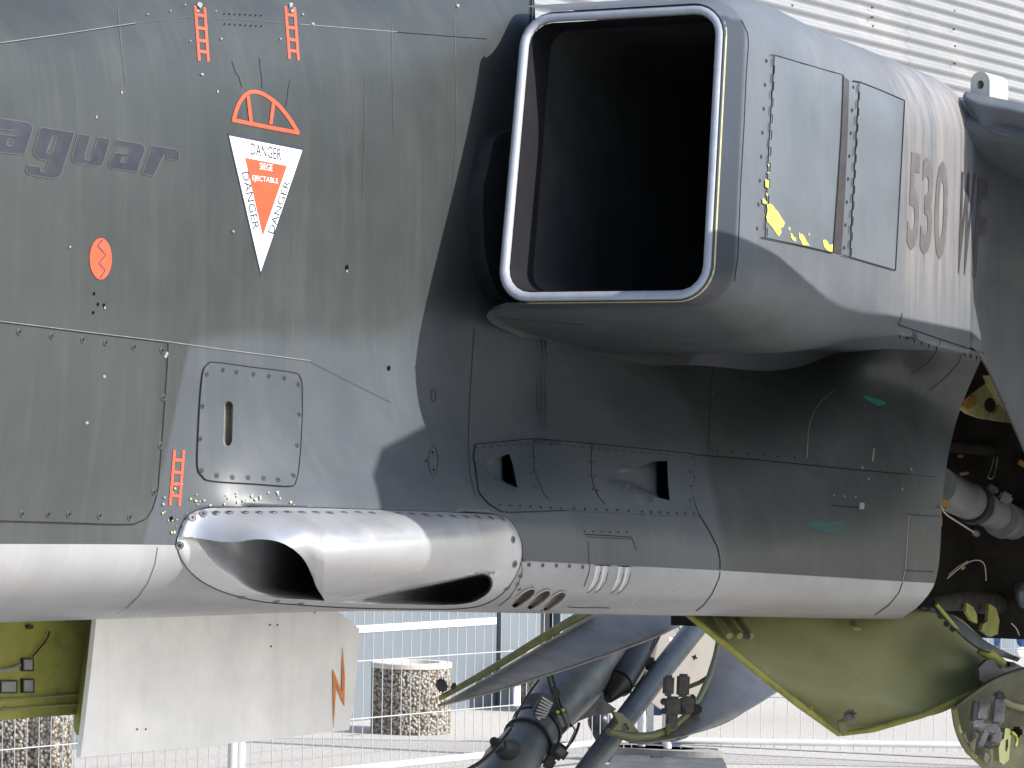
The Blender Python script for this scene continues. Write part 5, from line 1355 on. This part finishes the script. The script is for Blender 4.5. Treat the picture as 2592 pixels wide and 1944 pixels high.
for px_, py_ in ((1989, 15), (2193, 20), (2193, 67), (2400, 28), (2400, 75), (2402, 118), (2402, 162), (2193, 45)):
    s, z = wall_s(px_, py_); o = bpy.data.objects.new('cladding_bolt', scr); COL.objects.link(o)
    o.matrix_world = Matrix.Translation(wp(s, 0.05, z)) @ Matrix.Rotation(math.pi/2, 4, 'X'); mw = o.matrix_world.copy()
    o.parent = bld; o.matrix_parent_inverse = bld_inv; o.matrix_basis = mw

# ================================================================== FENCE
M['wire'] = plain_mat('galvanised wire', (0.55, 0.56, 0.57), 0.4, 0.6, 0.1, 10, 0)
M['rail'] = plain_mat('pale fence tube', (0.70, 0.70, 0.70), 0.4, 0.3, 0.08, 5, 0)
M['conc'] = plain_mat('concrete foot', (0.30, 0.29, 0.28), 0.9, 0, 0.2, 10, 0.3)
def fence_panel(a, b, label, h=2.0):
    a = np.array([a[0], a[1], 0.0]); b = np.array([b[0], b[1], 0.0]); L = np.linalg.norm(b - a); d = (b - a)/L
    t = thing('fence_panel', label, 'fence', tuple(a), 'wire mesh fence panels behind the jet')
    inv = Matrix.Translation(-Vector(a))
    def add(o): o.parent = t; o.matrix_parent_inverse = inv; return o
    up = np.array([0, 0, 1.0])
    add(tube('post', [a + up*0.0, a + up*h], 0.021, M['rail'], None, 12)); add(tube('post', [b - d*0.05, b - d*0.05 + up*h], 0.021, M['rail'], None, 12))
    add(tube('bottom_rail', [a + up*0.12, b - d*0.05 + up*0.12], 0.017, M['rail'], None, 10)); add(tube('top_rail', [a + up*h, b - d*0.05 + up*h], 0.017, M['rail'], None, 10))
    V = []; F = []
    def rod(p, q, r_, seg=6):
        p = Vector(p); q = Vector(q); u, v = frame_of(q - p); b0 = len(V)
        for e in (p, q):
            for k in range(seg):
                an = 2*math.pi*k/seg; V.append(tuple(e + (u*math.cos(an) + v*math.sin(an))*r_))
        for k in range(seg): F.append((b0 + k, b0 + (k+1) % seg, b0 + seg + (k+1) % seg, b0 + seg + k))
    n = int(L/0.066)
    for i in range(1, n): rod(a + d*(L*i/n) + up*0.08, a + d*(L*i/n) + up*h, 0.0024)
    for z in (0.345, 0.605, 0.87, 1.14, 1.41, 1.68): rod(a + up*z, b - d*0.05 + up*z, 0.0036)
    m_ = mesh_obj('wire_mesh', V, F, M['wire'], None, True); add(m_); stuff(m_)
    for e in (a, b - d*0.05):
        add(prism('foot_block', [tuple(e + np.array([math.cos(q_)*0.11 + 0, math.sin(q_)*0.30, 0.0])) for q_ in np.linspace(0, 2*math.pi, 13)[:-1]], (0, 0, 0.08), M['conc'], None, 0.01))
    return t
la, lb = at_z(0, 1899, 0.345), at_z(1150, 1798, 0.345)
ldir = (lb - la)/np.linalg.norm(lb - la)
def on_line(px):
    d = ray(px, 1700); nn = np.array([-ldir[1], ldir[0], 0]); t = (nn @ (la - CAM))/(nn @ d); return CAM + d*t
pA, pB, pC = on_line(-420), on_line(612), on_line(1640)
fence_panel(pA, pB, 'wire mesh fence panel left of the silver post under the nose door')
fence_panel(pB, pC, 'wire mesh fence panel in front of the round pebble planter at centre')
r0, r1 = at_z(1690, 1874, 0.12), at_z(2700, 1890, 0.12)
fence_panel(r0, r1, 'wire mesh fence panel to the right of the landing gear')

# ================================================================== PLANTERS
def pebble_mat():
    mt, nt, b = new_mat('exposed pebble concrete'); tc = N(nt, 'ShaderNodeTexCoord')
    vo = N(nt, 'ShaderNodeTexVoronoi', Scale=62.0); nt.links.new(tc.outputs['Object'], vo.inputs['Vector'])
    hs = N(nt, 'ShaderNodeSeparateColor'); nt.links.new(vo.outputs['Color'], hs.inputs[0])
    c = mixc(nt, hs.outputs[0], (0.16, 0.12, 0.075), (0.55, 0.50, 0.42)); c = mixc(nt, ramp(nt, hs.outputs[1], 0.6, 0.9), c, (0.30, 0.29, 0.28))
    ed = ramp(nt, vo.outputs['Distance'], 0.35, 0.75)
    c = mixc(nt, ed, c, (0.05, 0.042, 0.033)); nt.links.new(c, b.inputs['Base Color']); b.inputs['Roughness'].default_value = 0.75
    bp = N(nt, 'ShaderNodeBump', Strength=1.0, Distance=0.012); bp.invert = True
    nt.links.new(vo.outputs['Distance'], bp.inputs['Height']); nt.links.new(bp.outputs[0], b.inputs['Normal'])
    return mt
M['pebble'] = pebble_mat(); M['soil'] = plain_mat('planter filling', (0.50, 0.48, 0.44), 0.9, 0, 0.2, 30, 0.4)
def lathe(name, prof, mat, seg=40, cap=True):
    V = []; n = len(prof)
    for r_, z in prof:
        for k in range(seg): V.append((r_*math.cos(2*math.pi*k/seg), r_*math.sin(2*math.pi*k/seg), z))
    F = grid_faces(n, seg, True)
    if cap: F.append(tuple((n-1)*seg + k for k in range(seg))); F.append(tuple(range(seg))[::-1])
    o = mesh_obj(name, V, F, mat, None, True); o.data.set_sharp_from_angle(angle=R(40)); return o
def planter(px, ybase, D, rad, h, label):
    c = at_d(px, 1700, D); t = thing('pebble_planter', label, 'planter', (c[0], c[1], 0.0), 'round pebble-finish planters')
    body = lathe('drum', [(rad, 0.0), (rad, h*0.5), (rad, h - 0.035), (rad - 0.004, h - 0.03)], M['pebble'], 48, False); body.parent = t
    rim = lathe('rim', [(rad - 0.004, h - 0.032), (rad + 0.004, h - 0.028), (rad + 0.004, h - 0.004), (rad, h), (rad - 0.06, h), (rad - 0.065, h - 0.05)], M['conc_pale'], 48, False); rim.parent = t
    fill = lathe('filling', [(rad - 0.06, h - 0.03), (rad*0.5, h - 0.022), (0.002, h - 0.02)], M['soil'], 32, True); fill.parent = t
    return t
M['conc_pale'] = plain_mat('pale concrete rim', (0.60, 0.56, 0.50), 0.8, 0, 0.1, 20, 0.2)
planter(1041, 1838, 17.6, 0.222, 0.39, 'round pebble-finish planter standing alone behind the fence at centre')
planter(64, 1960, 14.4, 0.215, 0.40, 'round pebble-finish planter at the lower left below the green nose door')
planter(1402, 1745, 19.2, 0.20, 0.36, 'round pebble-finish planter mostly hidden behind the main gear leg')

# ================================================================== SMALL THINGS ON THE GROUND
M['blue'] = plain_mat('blue board', (0.05, 0.10, 0.22), 0.4, 0, 0.1, 5, 0); M['chrome'] = plain_mat('brushed steel', (0.62, 0.63, 0.65), 0.3, 0.8, 0.1, 20, 0)
M['slab_grey'] = plain_mat('dark grey slab', (0.075, 0.082, 0.09), 0.5, 0.2, 0.2, 6, 0.1)
c = at_z(1665, 1899, 0.0); ds = thing('display_stand', 'blue display board on two steel legs seen under the jet', 'stand', tuple(c))
inv = Matrix.Translation(-Vector(c)); rgt = np.array([CX[0], CX[1], 0]); rgt /= np.linalg.norm(rgt); fwd_ = np.array([_f[0], _f[1], 0]); fwd_ /= np.linalg.norm(fwd_)
def sbox(name, x0, x1, z0, z1, d0, d1, mat, par, inv, c=c):
    p = lambda x, z: tuple(c + rgt*x + fwd_*d0 + np.array([0, 0, z])); o = prism(name, [p(x0, z0), p(x1, z0), p(x1, z1), p(x0, z1)], tuple(fwd_*(d1-d0)), mat, None, 0.004)
    o.parent = par; o.matrix_parent_inverse = inv; return o
sbox('leg', -0.062, -0.024, 0.0, 0.62, 0, 0.03, M['chrome'], ds, inv); sbox('leg', 0.022, 0.058, 0.0, 0.62, 0, 0.03, M['chrome'], ds, inv)
sbox('board', -0.15, 0.12, 0.02, 0.08, 0.04, 0.06, M['blue'], ds, inv); sbox('board', -0.15, 0.02, 0.18, 0.62, 0.04, 0.06, M['blue'], ds, inv)
gp = [(1520, 1990), (1552, 1930), (1572, 1902), (1600, 1896), (1690, 1899), (1720, 1904), (1816, 1909), (1836, 1948), (1850, 1990)]
slots_ = [[(1556, 1918), (1596, 1918), (1592, 1927), (1554, 1926)], [(1634, 1928), (1679, 1927), (1677, 1934), (1634, 1933)], [(1579, 1906), (1600, 1905), (1599, 1908), (1580, 1909)], [(1656, 1915), (1682, 1914), (1680, 1918), (1658, 1918)], [(1752, 1914), (1798, 1917), (1800, 1930), (1756, 1931)]]
bp_ = prism('slotted_slab', [tuple(at_z(x, y, 0.02)) for x, y in gp], (0, 0, 0.03), M['slab_grey'], None, 0.0, [[tuple(at_z(x, y, 0.02)) for x, y in s_] for s_ in slots_])  # thin dark grey slab with slots, lying on the ground
tag(bp_, 'dark slotted slab on the ground at bottom centre', 'slab')
M['bulb'] = plain_mat('dark bulb', (0.02, 0.022, 0.03), 0.35, 0, 0.2, 10, 0); M['bulb_red'] = plain_mat('red foot', (0.25, 0.03, 0.03), 0.5, 0, 0.3, 30, 0)
c = at_z(1517, 1884, 0.0); fl = thing('bulbous_object', 'dark bulb-shaped object on a red foot behind the fence', 'object', tuple(c))  # dark bulbous object of unknown kind
o = lathe('bulb', [(0.03, 0.035), (0.045, 0.07), (0.062, 0.10), (0.066, 0.13), (0.055, 0.16), (0.03, 0.178), (0.002, 0.182)], M['bulb'], 20); o.parent = fl
o = lathe('foot', [(0.032, 0.0), (0.026, 0.02), (0.024, 0.05)], M['bulb_red'], 16); o.parent = fl

# person standing far behind on the right: only the lower legs show under the wheel bay
c = at_z(2546, 1662, 0.0); per_ = thing('person', 'person in blue jeans standing far behind the jet at the right edge', 'person', tuple(c))
def skin_body(name, joints, edges, mat, parent, levels=2, root=0):
    me = bpy.data.meshes.new(name); me.from_pydata([j[0] for j in joints], edges, []); me.update()
    o = bpy.data.objects.new(name, me); COL.objects.link(o); o.parent = parent
    o.modifiers.new('skin', 'SKIN'); sk = me.skin_vertices[0].data
    for i, j in enumerate(joints): sk[i].radius = (j[1], j[1]*j[2] if len(j) > 2 else j[1]); sk[i].use_root = (i == root)
    sb = o.modifiers.new('subdivision', 'SUBSURF'); sb.levels = levels; sb.render_levels = levels
    me.materials.append(mat); return o
M['jeans'] = plain_mat('blue denim', (0.06, 0.13, 0.33), 0.8, 0, 0.3, 14, 0.3, 60); M['skin'] = plain_mat('skin', (0.45, 0.28, 0.2), 0.5, 0, 0.1, 10, 0)
M['shirt'] = plain_mat('pale shirt', (0.5, 0.5, 0.48), 0.8, 0, 0.1, 10, 0.1); M['shoe'] = plain_mat('pale trainer', (0.6, 0.6, 0.6), 0.6, 0, 0.1, 10, 0); M['hair'] = plain_mat('brown hair', (0.05, 0.03, 0.02), 0.6, 0, 0.2, 40, 0.2)
skin_body('body', [((0, 0, 0.95), 0.12, 1.2), ((0, 0, 1.2), 0.13, 1.2), ((0, 0, 1.42), 0.15, 1.0), ((0, 0, 1.52), 0.06), ((0.0, 0, 1.62), 0.085), ((-0.02, 0, 1.72), 0.075),
          ((0.02, 0.2, 1.40), 0.05), ((0.0, 0.27, 1.15), 0.042), ((-0.08, 0.26, 0.92), 0.032), ((0.02, -0.2, 1.40), 0.05), ((0.0, -0.27, 1.15), 0.042), ((-0.08, -0.26, 0.92), 0.032)],
          [(0, 1), (1, 2), (2, 3), (3, 4), (4, 5), (2, 6), (6, 7), (7, 8), (2, 9), (9, 10), (10, 11)], M['shirt'], per_)
skin_body('trousers', [((0, 0, 0.98), 0.125, 1.2), ((0, 0.09, 0.82), 0.088), ((-0.02, 0.10, 0.48), 0.066), ((0.01, 0.10, 0.07), 0.055), ((0, -0.09, 0.82), 0.088), ((0.02, -0.12, 0.48), 0.066), ((0.04, -0.13, 0.07), 0.055)],
          [(0, 1), (1, 2), (2, 3), (0, 4), (4, 5), (5, 6)], M['jeans'], per_)
for y, x in ((0.10, 0.01), (-0.13, 0.04)):
    skin_body('shoe', [((x + 0.03, y, 0.045), 0.045), ((x - 0.07, y, 0.04), 0.045), ((x - 0.17, y, 0.035), 0.035)], [(0, 1), (1, 2)], M['shoe'], per_)
skin_body('hair', [((0.01, 0, 1.70), 0.09), ((-0.0, 0, 1.76), 0.07)], [(0, 1)], M['hair'], per_)
# joints and stains in the paving
for a, w in (([(1700, 1882), (2100, 1902), (2592, 1926)], 0.02), ([(880, 1862), (1010, 1842)], 0.012)):
    pp_ = [at_z(x, y, 0.004) for x, y in a]; V = []; F = []
    for p in pp_: V += [p + fwd_*w, p - fwd_*w]
    for i in range(len(pp_)-1): F.append((2*i, 2*i+2, 2*i+3, 2*i+1))
    o = mesh_obj('paving_joint', V, F, M['conc'], None, False); o.parent = g
